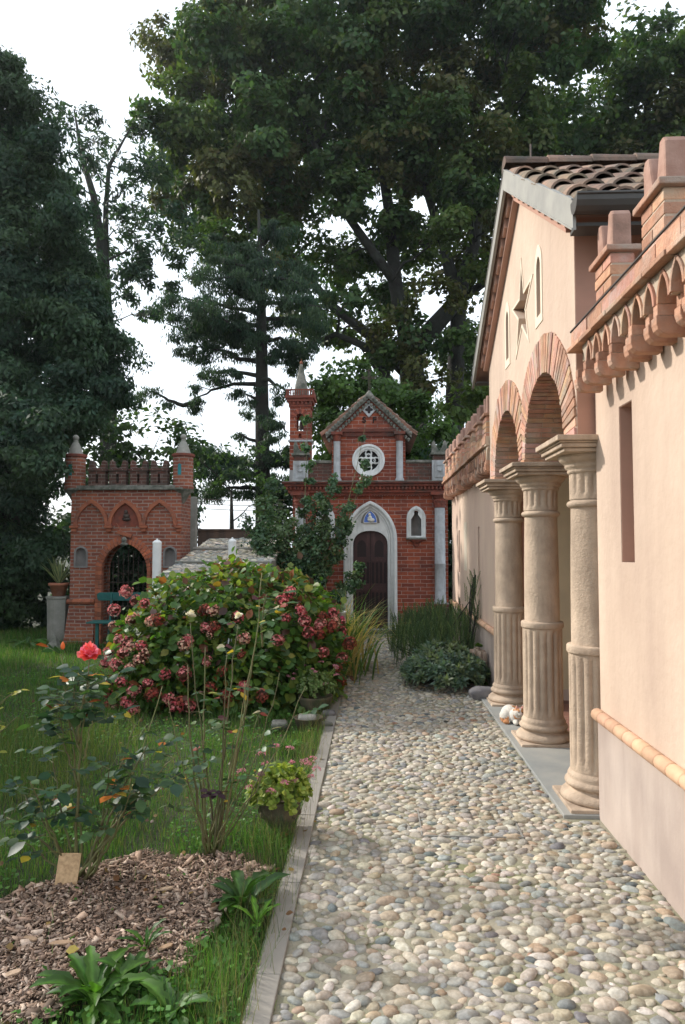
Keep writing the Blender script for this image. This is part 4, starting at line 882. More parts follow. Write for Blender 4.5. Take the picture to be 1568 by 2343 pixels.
for i in range(30):
    g_ = random.uniform(.8, 1.2); strap(b, (pc[0], pc[1], .95), i*2.4+random.uniform(-.2, .2), random.uniform(.4, .66), .030, random.uniform(.75, 1.5), random.uniform(-.1, .7), (.10*g_, .18*g_, .10*g_), (.5, .5, .28))
b.build('agave_leaves', M_LEAF, t, True)
# slatted bench
bx, byy = at(262, 1400, 10.75)[0], 10.75
t = thing('garden_bench', 'teal green wooden garden bench half hidden behind the hydrangea', 'bench', (bx, byy, 0))
x0, x1 = at(206, 1400, 10.7)[0], at(206, 1400, 10.7)[0]+1.15
for k in range(3): b = MB(); b.box(x0, x1, byy-.20+.115*k, byy-.10+.115*k, .42, .445); b.build('seat_slat', M_BENCH, t, False, .008)
b = MB(); b.prism([[(x0+.03, .74), (x1-.03, .74), (x1-.01, .77), (x1, .84), (x1-.04, .87), (x0+.04, .87), (x0, .84), (x0+.01, .77)]], byy+.20, byy+.225); b.build('backrest', M_BENCH, t, False, .006)
for x in (x0+.13, x1-.18):
    b = MB(); b.box(x, x+.05, byy-.16, byy-.12, 0, .419); b.build('leg', M_BENCH, t, False, .005)
    b = MB(); b.tube([(x+.12, byy+.02, 0), (x+.12, byy+.13, .45), (x+.12, byy+.19, .86)], .016, 6); b.tube([(x+.12, byy-.15, .40), (x+.12, byy+.13, .40)], .014, 6); b.build('iron_frame', M_BENCH, t)
b = MB(); q = ong(122, 1490); b.add([(q[0]-.12, q[1]-.1, 0), (q[0]+.12, q[1]-.1, 0), (q[0]+.12, q[1]+.14, 0), (q[0]-.12, q[1]+.14, 0), (q[0]+.01, q[1]+.02, .27)], [(0, 1, 4), (1, 2, 4), (2, 3, 4), (3, 0, 4), (0, 3, 2, 1)])
o = b.build('stone_pyramid', M_GSTONE, None, False, .008, off=Vector((q[0], q[1], 0))); tag(o, 'small grey stone pyramid on the lawn before the pedestal', 'stone')
# ================================================================== FOLIAGE TOOLS
def pip(x, y, poly):
    ins = False; n = len(poly); j = n-1
    for i in range(n):
        xi, yi = poly[i]; xj, yj = poly[j]
        if (yi > y) != (yj > y) and x < (xj-xi)*(y-yi)/(yj-yi)+xi: ins = not ins
        j = i
    return ins
LEAF4 = np.array([(0, 0, 0), (.34, .45, .07), (0, 1, -.05), (-.34, .45, .07)]); LF4 = np.array([(0, 1, 2, 3)])
NEEDLE4 = np.array([(0, 0, 0), (.13, .5, .02), (0, 1, -.04), (-.13, .5, .02)])
LEAF8 = np.array([(0, 0, 0), (-.27, .30, .045), (0, .30, 0), (.27, .30, .045), (-.27, .62, .03), (0, .64, -.02), (.27, .62, .03), (0, 1, -.08)])
LF8 = np.array([(0, 2, 1), (0, 3, 2), (1, 2, 5), (1, 5, 4), (2, 3, 6), (2, 6, 5), (4, 5, 7), (5, 6, 7)])
def frames(axis, normal, size, wid=1.0):
    """matrices whose y axis is the leaf axis and z the leaf normal"""
    a = axis/np.linalg.norm(axis, axis=1, keepdims=True); x = np.cross(a, normal); x /= np.linalg.norm(x, axis=1, keepdims=True)+1e-9
    z = np.cross(x, a); s = np.asarray(size).reshape(-1, 1)
    return np.stack([x*s*wid, a*s, z*s], axis=2)
def rnd_dirs(n):
    v = rng.normal(0, 1, (n, 3)); return v/np.linalg.norm(v, axis=1, keepdims=True)
def poly_blobs(poly, sp, depth, dj, holes=(), layers=2, rr=1.15):
    xs_ = [p[0] for p in poly]; ys_ = [p[1] for p in poly]; out = []
    for L in range(layers):
        y = min(ys_)+random.random()*sp
        while y < max(ys_):
            x = min(xs_)+random.random()*sp
            while x < max(xs_):
                qx, qy = x+random.uniform(-.4, .4)*sp, y+random.uniform(-.4, .4)*sp
                if pip(qx, qy, poly) and all((qx-hx)**2+(qy-hy)**2 > (hr)**2 for hx, hy, hr in holes):
                    Y = depth+random.uniform(-dj, dj); p_ = at(qx, qy, Y); out.append((p_, sp*Y/F*rr*random.uniform(.6, 1.05)))
                x += sp
            y += sp*.9
    return out
def foliage(name, parent, blobs, nsub, nleaf, size, cols, mat, shape=LEAF4, subr=.38, flat=.75, up=.5, wid=1.0, droop=0.0, holes=(), hole_keep=.0, sz=1.0):
    P = []; A = []; Nn = []; C = []; S = []
    cols = np.array(cols)
    for (c, r) in blobs:
        bc = cols[rng.integers(len(cols))]*rng.uniform(.8, 1.25)
        for s in range(nsub):
            d = rnd_dirs(1)[0]; d[2] *= flat; sc_ = c + d*r*rng.uniform(.35, 1.0); sr = r*subr*rng.uniform(.7, 1.3)
            if holes:
                dd = sc_-np.array([0, 0, H]); fx = dd@_rt; fy = dd@_up; fz = dd@_fw; sx, sy = CX+F*fx/fz, CY-F*fy/fz
                if any((sx-hx)**2+(sy-hy)**2 < hr*hr for hx, hy, hr in holes) and rng.random() > hole_keep: continue
            n = max(3, int(nleaf*rng.uniform(.6, 1.4))); q = rnd_dirs(n)*(rng.uniform(.2, 1, (n, 1))**.5)*sr; q[:, 2] *= flat*sz
            out = (sc_-c)+q*1.2; out[:, 2] += r*up; out /= np.linalg.norm(out, axis=1, keepdims=True)+1e-6
            nr = out+rng.normal(0, .5, (n, 3)); ax_ = np.cross(nr, rnd_dirs(n)); ax_[:, 2] -= droop
            P.append(sc_+q); A.append(ax_); Nn.append(nr); S.append(size*rng.uniform(.65, 1.35, n))
            C.append(np.clip(bc*.6+cols[rng.integers(len(cols), size=n)]*.4, 0, 1)*rng.uniform(.75, 1.3, (n, 1)))
    P = np.vstack(P); A = np.vstack(A); Nn = np.vstack(Nn); C = np.vstack(C); S = np.concatenate(S)
    tf = LF4 if len(shape) == 4 else LF8
    return scatter(name, shape, tf, frames(A, Nn, S, wid), P, C, mat, parent, False)
def limb_pts(a, b, sag=.0, n=6, jit=.03):
    a, b = np.array(a, float), np.array(b, float); L = np.linalg.norm(b-a); out = []
    for i in range(n+1):
        t_ = i/n; p_ = a+(b-a)*t_; p_ = p_+np.array([0, 0, sag*L*math.sin(math.pi*t_)]); 
        if 0 < i < n: p_ = p_+rng.normal(0, jit*L/3, 3)
        out.append(p_)
    return out
def limbs(mb, main, blobs, rt, per=4, reach=9, maxn=400, r0=.07):
    """main: list of (polyline of 3D points, radii). Branches run from the nearest lower limb point to each blob"""
    pts = []
    for pl_, rd in main:
        mb.tube(pl_, rd, 9); pts += [(np.array(q), r) for q, r in zip(pl_, rd)]
        for i in range(len(pl_)-1): pts.append(((np.array(pl_[i])+np.array(pl_[i+1]))/2, (rd[i]+rd[i+1])/2))
    k = 0
    for c, r in blobs:
        if k > maxn: break
        best = min(pts, key=lambda q: np.linalg.norm(q[0]-c)+max(0, q[0][2]-c[2])*1.5)
        L = np.linalg.norm(best[0]-c)
        if L > reach or L < .3: continue
        pl_ = limb_pts(best[0], c, rng.uniform(-.05, .12), 5, .08); w_ = min(best[1]*.6, r0*(.5+L*.12)); mb.tube(pl_, [w_*(1-.75*i/5) for i in range(6)], 5, False)
        pts.append((np.array(pl_[3]), w_*.5)); k += 1
        for s in range(per):
            e = c+rnd_dirs(1)[0]*r*.9; mb.tube(limb_pts(pl_[3+s % 3], e, .05, 3, .1), [w_*.35, w_*.25, w_*.15, w_*.07], 4, False)
GREEN_OAK = [(.050, .105, .030), (.070, .125, .032), (.040, .085, .032), (.095, .14, .035), (.10, .085, .03)]
GREEN_CON = [(.030, .068, .042), (.042, .082, .042), (.024, .055, .036), (.055, .095, .042)]
# ------------------------------------------------------------------ big oak
def D3(pts, Y): return [at(p_[0], p_[1], Y+(p_[2] if len(p_) > 2 else 0)) for p_ in pts]
oak = thing('oak_tree', 'huge spreading oak with many dark limbs filling the sky behind the chapel', 'tree', at(960, 1400, 25)*np.array([1, 1, 0]))
OAKP = [(480, -90), (480, 30), (440, 60), (385, 110), (420, 165), (355, 205), (345, 290), (365, 350), (355, 430), (395, 510), (450, 545), (470, 600), (600, 600), (660, 740), (720, 790), (800, 770), (860, 850), (900, 930), (1010, 1000), (1080, 1040), (1200, 900), (1230, 600), (1240, 330), (1260, 170), (1340, 170), (1380, 100), (1370, -90)]
holes = [(862, 440, 26), (965, 455, 38), (930, 520, 20), (1000, 685, 38), (900, 770, 22), (945, 640, 14), (1245, 185, 30), (1040, 870, 28), (1005, 900, 22), (740, 620, 22), (660, 690, 30), (800, 560, 16), (1130, 400, 22), (700, 500, 14), (840, 640, 20), (950, 205, 12), (770, 720, 34), (830, 800, 26)]
ob = [(c, q) for c, q in poly_blobs(OAKP, 78, 25, 3.0, holes[:1], 2) if c[2] > 13.5 or random.random() > .42]
tm = MB()
main = [(D3([(965, 1400), (955, 1100), (945, 900), (938, 790)], 25), [.62, .5, .46, .44]),
        (D3([(938, 800), (905, 650), (890, 480), (862, 300), (850, 100), (840, -60)], 25), [.36, .26, .2, .15, .1, .05]),
        (D3([(940, 810), (1000, 740), (1045, 690), (1085, 560), (1110, 380), (1180, 220, 1), (1220, 60, 1)], 25), [.36, .32, .30, .22, .16, .1, .05]),
        (D3([(1045, 1200, .5), (1040, 900, .4), (1050, 700, .2), (1010, 540), (965, 400), (960, 250)], 25), [.36, .33, .28, .18, .13, .08]),
        (D3([(938, 860), (850, 770), (760, 700), (660, 580), (560, 420), (500, 260)], 25), [.26, .2, .16, .13, .1, .05]),
        (D3([(925, 930), (880, 860), (830, 790), (770, 765), (700, 790), (640, 800)], 24.5), [.24, .2, .14, .1, .07, .03]),
        (D3([(900, 640), (800, 500), (720, 330), (640, 150)], 24), [.18, .14, .1, .05]),
        (D3([(700, 640), (620, 600), (520, 580), (450, 560)], 24.5), [.12, .09, .06, .03]),
        (D3([(1060, 680), (1180, 600), (1260, 480)], 25.5), [.16, .11, .06])]
limbs(tm, main, ob, .05, 3, 7, 260, .075); tm.build('trunk', M_BARK, oak, True)
foliage('crown', oak, ob, 14, 62, .20, GREEN_OAK, M_TLEAF, subr=.34, flat=.7, holes=holes, hole_keep=.06)
# ------------------------------------------------------------------ right hand oak
o2 = thing('oak_tree', 'dark oak crown showing above the portico roof on the right', 'tree', at(1500, 1400, 29)*np.array([1, 1, 0]))
P2 = [(1405, 150), (1430, 90), (1470, 60), (1480, 40), (1540, 55), (1680, 30), (1700, 420), (1180, 420), (1190, 280), (1240, 250), (1310, 230), (1385, 170)]
b2 = poly_blobs(P2, 80, 29, 2.5, [], 2); tm = MB()
limbs(tm, [(D3([(1500, 1400), (1480, 700), (1470, 400), (1490, 150)], 29), [.5, .4, .25, .08]), (D3([(1480, 600), (1380, 400), (1260, 300)], 29), [.25, .15, .06])], b2, .05, 3, 8, 100); tm.build('trunk', M_BARK, o2, True)
foliage('crown', o2, b2, 14, 50, .24, GREEN_OAK, M_TLEAF, subr=.36, flat=.7, holes=[(1250, 190, 30), (1340, 260, 12), (1530, 240, 14), (1420, 300, 12)], hole_keep=.1)
# ------------------------------------------------------------------ dense conifer on the left
tc_ = thing('conifer', 'tall dense dark conifer standing close on the left with foliage to the grass', 'tree', at(20, 1400, 12.6)*np.array([1, 1, 0]))
P3 = [(-150, 130), (0, 140), (30, 190), (85, 230), (115, 290), (150, 420), (170, 480), (205, 590), (235, 640), (240, 700), (285, 760), (310, 840), (295, 890), (240, 940), (235, 985), (165, 1010), (125, 1060), (105, 1110), (100, 1200), (90, 1300), (30, 1380), (-150, 1380)]
b3 = poly_blobs(P3, 62, 12.6, .9, [], 2) + poly_blobs([(-40, 900), (100, 930), (130, 985), (140, 1050), (120, 1110), (60, 1060), (-40, 1060)], 42, 10.95, .25, [], 1); tm = MB()
tp = [at(15, 1400, 12.6), at(15, 900, 12.6), at(10, 500, 12.6), at(0, 160, 12.6)]
limbs(tm, [(tp, [.26, .2, .13, .03])], b3, .05, 2, 5, 160, .035); tm.build('trunk', M_BARK, tc_, True)
foliage('crown', tc_, b3, 16, 70, .10, GREEN_CON, M_TLEAF, shape=NEEDLE4, subr=.5, flat=.6, droop=.5, wid=1.6)
# ------------------------------------------------------------------ airy tree behind it
ta = thing('conifer', 'airy thin topped conifer seen against the sky between the dense conifer and the oak', 'tree', at(240, 1400, 21)*np.array([1, 1, 0]))
P4 = [(110, 225), (160, 215), (200, 250), (290, 290), (330, 265), (370, 330), (400, 450), (460, 540), (440, 590), (390, 560), (300, 600), (270, 660), (200, 700), (140, 640), (120, 400)]
b4 = poly_blobs(P4, 55, 21, 1.5, [(215, 440, 18), (260, 430, 16)], 1) + [(c, q*.6) for c, q in poly_blobs([(250, 560), (460, 560), (450, 650), (360, 740), (290, 720)], 42, 21, 1.5, [], 1) if random.random() < .6]; tm = MB()
limbs(tm, [(D3([(245, 1400), (250, 900), (238, 600), (215, 450), (188, 360), (170, 250)], 21), [.3, .25, .18, .11, .08, .02]), (D3([(240, 620), (243, 470), (250, 380), (300, 290)], 21), [.12, .08, .06, .02])], b4, .05, 5, 6, 100, .04); tm.build('trunk', M_BARK, ta, True)
foliage('crown', ta, b4, 9, 22, .20, GREEN_CON, M_TLEAF, shape=NEEDLE4, subr=.36, flat=.6, droop=.4, wid=1.3)
# ------------------------------------------------------------------ cedar
ce = thing('cedar_tree', 'slim cedar with a straight dark trunk and drooping tiered branches left of the bell tower', 'tree', at(600, 1400, 19)*np.array([1, 1, 0]))
tr_ = D3([(604, 1450), (602, 1150), (600, 950), (599, 800), (598, 650), (592, 480)], 19); tm = MB(); tm.tube(tr_, [.24, .21, .19, .16, .11, .03], 10)
cb = []
br = [((600, 1075), (440, 1030), .06, 1), ((600, 1120), (470, 1125), .04, 1), ((600, 1110), (665, 1100), .0, .8), ((598, 880), (430, 925), .10, .7), ((430, 925), (345, 890), -.1, .5), ((598, 860), (470, 850), .03, .7), ((598, 790), (380, 740), .06, 1), ((598, 720), (400, 690), .05, .9), ((598, 830), (420, 800), .05, .8),
      ((598, 650), (480, 640), .05, 1), ((598, 600), (520, 560), .05, 1), ((598, 640), (690, 650), .05, 1), ((598, 700), (720, 700), .05, 1), ((598, 780), (710, 790), .05, .8), ((598, 870), (665, 900), .03, .7), ((598, 950), (660, 990), .02, .7), ((600, 1030), (660, 1050), .02, .9), ((598, 770), (400, 730), .06, 1), ((598, 745), (420, 755), .05, 1), ((598, 800), (450, 700), .08, 1), ((600, 1070), (450, 1050), .06, 1), ((600, 1090), (450, 1075), .05, 1), ((598, 620), (500, 600), .05, 1), ((598, 660), (560, 650), .02, 1), ((598, 820), (700, 820), .05, .9), ((598, 600), (700, 610), .05, 1), ((598, 730), (740, 740), .05, .9), ((600, 560), (650, 520), .05, 1), ((599, 760), (520, 770), .02, 1), ((600, 920), (560, 900), 0, .6)]
for (a, b_, sag, dn) in br:
    for rep in range(1):
        dy = random.uniform(-2.2, 2.2); pl_ = limb_pts(at(a[0], a[1], 19+(0 if rep == 0 else .01)), at(b_[0]+rep*random.uniform(-30, 30), b_[1]+rep*random.uniform(-25, 25), 19+dy), sag, 8, .05); L = np.linalg.norm(pl_[-1]-pl_[0])
        tm.tube(pl_, [.07*(1-.8*i/8) for i in range(9)], 6, False)
        for i in range(2, 9):
            if random.random() > dn*.75+.1: continue
            for s in range(max(1, int(2.6*dn))):
                c = pl_[i]+rng.normal(0, .22, 3)*np.array([1, 1.4, .25]); cb.append((c-np.array([0, 0, .08]), rng.uniform(.18, .46)*(.6+.4*dn)))
                if s % 2 == 0: tm.tube([pl_[i], c, c-np.array([0, 0, rng.uniform(.1, .5)])], [.015, .01, .004], 4, False)
cb += [(c, q*.5) for c, q in poly_blobs([(480, 590), (720, 590), (745, 820), (665, 930), (665, 1110), (560, 1140), (530, 900)], 46, 19.5, 1.5, [], 1) if random.random() < .5]
tm.tube(D3([(598, 1012), (570, 1005), (540, 988)], 19), [.06, .04, .008], 6); tm.build('trunk', M_BARK, ce, True)
foliage('crown', ce, cb, 7, 34, .115, GREEN_CON, M_TLEAF, shape=NEEDLE4, subr=.6, flat=.55, droop=1.5, wid=1.0)
# ------------------------------------------------------------------ bushes behind the buildings
def bush(label, poly, sp, Y, dj, cols, size, nsub, nleaf, layers=2, name='shrub', wid=1.0, shape=LEAF4, holes=()):
    cxm = sum(p_[0] for p_ in poly)/len(poly); base = at(cxm, 1400, Y); base[2] = 0
    t = thing(name, label, 'tree' if 'tree' in name else 'shrub', base); bb = poly_blobs(poly, sp, Y, dj, holes, layers); tm = MB()
    top = max(c[2] for c, r in bb); limbs(tm, [([base, base+np.array([.05, 0, top*.35]), base+np.array([0, .1, top*.7])], [.09, .07, .03])], bb, .03, 1, 6, 80, .03)
    tm.build('stems' if name == 'shrub' else 'trunk', M_BARK, t, True); foliage('foliage' if name == 'shrub' else 'crown', t, bb, nsub, nleaf, size, cols, M_TLEAF, shape=shape, subr=.4, flat=.8, wid=wid); return t
bush('bright sunlit green tree right behind the chapel gable', [(720, 1100), (725, 900), (750, 850), (800, 835), (870, 880), (930, 900), (1000, 960), (1040, 1020), (1040, 1110)], 52, 17, 1.2, [(.06, .12, .025), (.085, .15, .03), (.045, .09, .025)], .13, 13, 26, name='young_tree')
bush('dark hedge behind the gatehouse seen through its iron gate', [(150, 1120), (440, 1120), (440, 1250), (430, 1440), (150, 1440)], 66, 14.2, .6, GREEN_CON, .13, 12, 22)
bush('loose dark shrub showing above the gatehouse merlons', [(180, 880), (300, 910), (345, 990), (400, 980), (455, 1010), (455, 1130), (180, 1130)], 60, 15.6, .7, [(.03, .06, .025), (.05, .09, .03)], .15, 11, 16, 1)
bush('dark undergrowth at the left edge behind the agave pedestal', [(-120, 1180), (150, 1180), (150, 1380), (100, 1425), (-120, 1425)], 60, 13.6, .5, GREEN_CON, .13, 12, 24)
bush('dark shrub squeezed between the chapel and the end of the far wall', [(1005, 1060), (1080, 1000), (1110, 1100), (1075, 1440), (1012, 1450)], 50, 14.9, .5, GREEN_CON, .12, 12, 24)
bush('thin leafy tree filling the sky between the gatehouse turret and the cedar trunk', [(400, 960), (480, 1000), (560, 1050), (660, 1040), (670, 1190), (600, 1170), (520, 1120), (440, 1140), (400, 1100)], 50, 16.5, .8, [(.035, .07, .03), (.06, .11, .035)], .11, 5, 12, 1)
bush('low dark trees far behind the brown wall', [(600, 1130), (670, 1100), (700, 1240), (600, 1240)], 50, 17, .5, GREEN_CON, .13, 10, 18)
# unseen hedge added left of the frame, sized to shade lawn and path
t = thing('hedge', 'tall dark hedge added out of view beyond the left edge to shade lawn and path', 'hedge', (-7.5, 6.4, 0)); hbl = []
for i in range(330): z_ = 3.15*random.random()**.8; hbl.append((np.array([-7.5+random.gauss(0, .3), random.uniform(2.2, 10.2), .2+z_+.25*math.sin(i)]), random.uniform(.35, .6)))
tm = MB()
for k in range(9): tm.tube([(-7.5, 2.8+k*.85, 0), (-7.45, 2.85+k*.85, 2), (-7.5, 2.8+k*.85, 4.0)], [.07, .05, .02], 6)
tm.build('stems', M_BARK, t, True); foliage('foliage', t, hbl, 9, 22, .15, GREEN_CON, M_TLEAF, subr=.45, flat=.9)

# ================================================================== LAWN, MULCH
MULCH = [tuple(ong(*q)[:2]) for q in [(-200, 2110), (0, 2060), (180, 1990), (330, 1955), (560, 1945), (640, 1985), (520, 2070), (470, 2150), (430, 2225), (210, 2250), (90, 2345), (-200, 2345)]]
_tab = rng.random((64, 64))
def vnoise(x, y, s):
    x = x*s+17; y = y*s+9; xi = np.floor(x).astype(int); yi = np.floor(y).astype(int); fx = x-xi; fy = y-yi
    fx = fx*fx*(3-2*fx); fy = fy*fy*(3-2*fy); g_ = lambda a, b: _tab[a % 64, b % 64]
    return (g_(xi, yi)*(1-fx)+g_(xi+1, yi)*fx)*(1-fy)+(g_(xi, yi+1)*(1-fx)+g_(xi+1, yi+1)*fx)*fy
def in_mulch(x, y):
    j = .14*(vnoise(np.array(x), np.array(y), 5.0)-.5); return pip(x+float(j), y+float(j)*1.3, MULCH)
mb = MB(); mb.prism([[(x, y) for x, y in MULCH]], -.02, -.004, 'z'); o = mb.build('mulch_bed', M_MULCH); tag(o, kind='structure')
BL = np.array([(-.5, 0, 0), (.5, 0, 0), (.36, .12, .5), (-.36, .12, .5), (.03, .42, .95), (-.03, .42, .95)]); BF = np.array([(0, 1, 2, 3), (3, 2, 4, 5)])
def blades(P, h, w, cols, name, mat=M_GRASS, lean=.5, **kw):
    n = len(P); M = rot_mats(n, rng.normal(0, .22, n), None, rng.normal(0, .15, n)); S = np.zeros((n, 3, 3)); S[:, 0, 0] = w; S[:, 1, 1] = h*lean*rng.uniform(.3, 1.8, n); S[:, 2, 2] = h
    cols = np.array(cols); C = cols[rng.integers(len(cols), size=n)]*rng.uniform(.7, 1.3, (n, 1))
    o = scatter(name, BL, BF, M @ S, P, C, mat); return tag(o, **kw)
def lawn_pts(n, x0, x1, y0, y1, cond=None):
    u = rng.random(n); y = y0*(y1/y0)**u; x = rng.uniform(x0, x1, n)
    k = x > -.35-1.05*y*.62-.6; x, y = x[k], y[k]
    m = np.array([(not in_mulch(a, b) or random.random() < .035) and (b > 2.0) for a, b in zip(x, y)]); x, y = x[m], y[m]
    return x, y
GCOL = [(.075, .19, .035), (.10, .22, .04), (.055, .15, .03), (.13, .22, .05), (.20, .20, .09)]
x, y = lawn_pts(260000, -9, -.43, 2.1, 13.4)
ht = (.030+.12*vnoise(x, y, 1.6)*vnoise(x, y, 5.1)+.03*vnoise(y, x, 3.3)+.05*np.exp(-((x+.52)/.10)**2)*(y < 8))*rng.uniform(.5, 1.4, len(x)); ht += .10*((x < -4.6) & (y > 9))*rng.random(len(x)) + .08*((x < -2.3) & (y < 6.2) & (y > 4.2))*rng.random(len(x))
blades(np.column_stack([x, y, np.full(len(x), -.025)]), ht, .0016+.0009*y*.45, GCOL, 'lawn_grass', label='shaded green grass of the garden lawn left of the path', cat='grass', kind='stuff')
# clover and small weeds
x, y = lawn_pts(26000, -5, -.45, 2.1, 9.0); k = vnoise(x, y, 2.3) > .5; k |= (x > -1.0) & (y < 3.4); x, y = x[k], y[k]; n = len(x)
h_ = rng.uniform(.005, .06, n)
o = scatter('ground_clover', LEAF4, LF4, frames(np.column_stack([rng.normal(0, 1, n), rng.normal(0, 1, n), rng.uniform(.0, .5, n)]), np.column_stack([rng.normal(0, .35, (n, 2)), np.ones(n)]), rng.uniform(.014, .032, n), 1.2), np.column_stack([x, y, h_]), np.array(GCOL)[rng.integers(3, size=n)]*rng.uniform(.8, 1.4, (n, 1)), M_GRASS)
tag(o, 'low clover and small round leaved weeds growing through the lawn', 'clover', kind='stuff')
# long straw coloured stalks leaning over the kerb
n = 900; yy = rng.uniform(2.3, 7.5, n); xx = -.50+rng.normal(0, .07, n)
blades(np.column_stack([xx, yy, np.zeros(n)]), rng.uniform(.10, .26, n), .0022, [(.16, .17, .07), (.10, .14, .05), (.22, .18, .09)], 'tall_grass', lean=1.1, label='thin dry grass stalks leaning over the marble kerb', cat='tall grass', kind='stuff')
n = 1500; yy = rng.uniform(4.2, 6.0, n); xx = rng.uniform(-3.1, -1.9, n)
blades(np.column_stack([xx, yy, np.zeros(n)]), rng.uniform(.12, .30, n), .003, [(.16, .19, .05), (.12, .16, .05)], 'tall_grass', lean=.9, label='pale tufts of tall grass at the left edge of the lawn', cat='tall grass', kind='stuff')
# wood chips
cx_ = []
while len(cx_) < 17000:
    a, b = random.uniform(-2.6, -.35), 2.1*(4.4/2.1)**random.random()
    if in_mulch(a, b) or (random.random() < .06 and pip(a, b+.06, MULCH)): cx_.append((a, b))
A = np.array(cx_); n = len(A); box_v = np.array([(-.5, -.4, -.5), (.5, -.5, -.5), (.42, .5, -.5), (-.45, .38, -.5), (-.5, -.35, .5), (.46, -.42, .5), (.38, .5, .5), (-.36, .36, .5)]); box_f = np.array([(0, 3, 2, 1), (4, 5, 6, 7), (0, 1, 5, 4), (1, 2, 6, 5), (2, 3, 7, 6), (3, 0, 4, 7)])
S = np.zeros((n, 3, 3)); ln = np.clip(np.exp(rng.normal(-4.62, .6, n)), .003, .06); S[:, 0, 0] = ln*1.4; S[:, 1, 1] = ln*rng.uniform(.3, .75, n); S[:, 2, 2] = ln*rng.uniform(.10, .22, n)
CH = np.array([[.30, .20, .145], [.21, .14, .10], [.38, .27, .20], [.14, .095, .07], [.44, .34, .27], [.27, .19, .15]])
o = scatter('wood_chips', box_v, box_f, rot_mats(n, rng.normal(0, .4, n), None, rng.normal(0, .35, n)) @ S, np.column_stack([A, rng.uniform(-.004, .022, n)]), CH[rng.integers(6, size=n)]*rng.uniform(.75, 1.6, (n, 1)), M_CHIP)
tag(o, 'reddish brown wood chip mulch round the feet of the rose bushes', 'wood chips', kind='stuff')
def chip(px, py, L, w, c, rz, lab):
    q = ong(px, py); b = MB(); b.col = c; h_ = .008
    P = [(-.5*L, -.4*w), (-.3*L, -.55*w), (.35*L, -.45*w), (.52*L, -.1*w), (.4*L, .4*w), (-.1*L, .55*w), (-.48*L, .3*w)]
    b.prism([P], .0, h_, 'z'); b.v = [tuple(Matrix.Rotation(rz, 3, 'Z') @ Vector(v) + Vector((q[0], q[1], .018+v[0]*.12))) for v in b.v]
    o = b.build('wood_chip', M_CHIP, None, False, .002, off=Vector((q[0], q[1], 0))); tag(o, lab, 'wood chip')
chip(375, 2045, .085, .022, (.46, .33, .22), .05, 'long flat pale chip lying in the middle of the mulch')
chip(140, 2170, .10, .028, (.36, .24, .15), -.1, 'broad tan bark slab on the mulch just below the near rose')
chip(70, 2160, .08, .022, (.33, .22, .14), -.5, 'slanting brown bark chip at the left of the mulch below the near rose')
chip(378, 2180, .06, .025, (.40, .26, .16), .6, 'orange brown chip standing out before the broad weeds')
chip(30, 2240, .055, .03, (.45, .32, .22), .4, 'pale jagged chip near the lower left corner')
# ================================================================== PLANT BUILDERS
def compound(pos, axis, size, nl=5, rs=1.0):
    """leaflets of a rose leaf -> lists of pos, axis, normal, size"""
    axis = np.array(axis, float); axis /= np.linalg.norm(axis); side = np.cross(axis, (0, 0, 1)); side /= np.linalg.norm(side)+1e-6; out = []
    up = np.cross(side, axis)
    for i in range((nl-1)//2):
        for s in (-1, 1): out.append((pos+axis*size*(.25+.62*i), axis*.45+side*s+up*random.uniform(-.35, .1), up+side*s*.25, size*random.uniform(.75, 1.0)))
    out.append((pos+axis*size*(.3+.62*((nl-1)//2-.35)), axis+up*random.uniform(-.6, .1), up, size*random.uniform(.9, 1.15))); return out
def leaf_mesh(name, parent, L, cols, mat=M_GLOSSY, wid=1.25, odd=None, podd=.08):
    P, A, Nn, S = (np.array([l[i] for l in L]) for i in range(4)); n = len(P); cols = np.array(cols)
    C = cols[rng.integers(len(cols), size=n)]*rng.uniform(.75, 1.25, (n, 1))
    if odd is not None:
        k = rng.random(n) < podd; od = np.array(odd); C[k] = od[rng.integers(len(od), size=k.sum())]
    return scatter(name, LEAF8, LF8, frames(A+rng.normal(0, .12, (n, 3)), Nn+rng.normal(0, .25, (n, 3)), S, wid), P, C, mat, parent, True)
def bez(a, b, bow, n=10):
    a, b, bow = np.array(a, float), np.array(b, float), np.array(bow, float); m = (a+b)/2+bow
    return [(1-t)**2*a+2*t*(1-t)*m+t*t*b + (rng.normal(0, .004, 3) if 0 < t < 1 else 0) for t in [i/n for i in range(n+1)]]
def rose_flower(name, parent, pos, r, cols, tilt=(0, 0), openness=1.0):
    b = MB(); rr = random.Random(3); n = 7
    for ring, (cnt, rad, el) in enumerate(((4, .35, 1.35), (5, .55, 1.1), (6, .8, .8), (6, 1.0, .45*openness))):
        for k in range(cnt):
            a = 2*math.pi*(k+ring*.43)/cnt; d = Vector((math.cos(a), math.sin(a), 0)); s_ = Vector((-d.y, d.x, 0)); V = []
            b.col = cols[ring] if rr.random() < .8 else cols[(ring+1) % 4]
            for i in range(5):
                u = i/4; e = el*(1-.45*u*u); out = d*(rad*r*(u**.8)*math.cos(e*.75)+.08*r)+Vector((0, 0, r*(.95-.13*ring)*u*math.sin(e)))-Vector((0, 0, .25*r))
                w = r*(.18+.42*math.sin(math.pi*min(1, .15+u*.72)))*(.7+.14*ring)
                for j in range(5):
                    t_ = (j-2)/2; V.append(out+s_*w*t_-d*w*.45*t_*t_*(.6)+Vector((0, 0, .10*r*math.sin(3*t_+k)*u)))
            b.add(V, [(i*5+j, i*5+j+1, i*5+j+6, i*5+j+5) for i in range(4) for j in range(4)])
    Rm = Matrix.Rotation(tilt[0], 3, 'X') @ Matrix.Rotation(tilt[1], 3, 'Y'); b.v = [tuple(Rm @ Vector((v[0]*.95, v[1]*.95, v[2]*1.75+.012))+Vector(pos)) for v in b.v]
    return b.build(name, M_PETAL, parent, True)
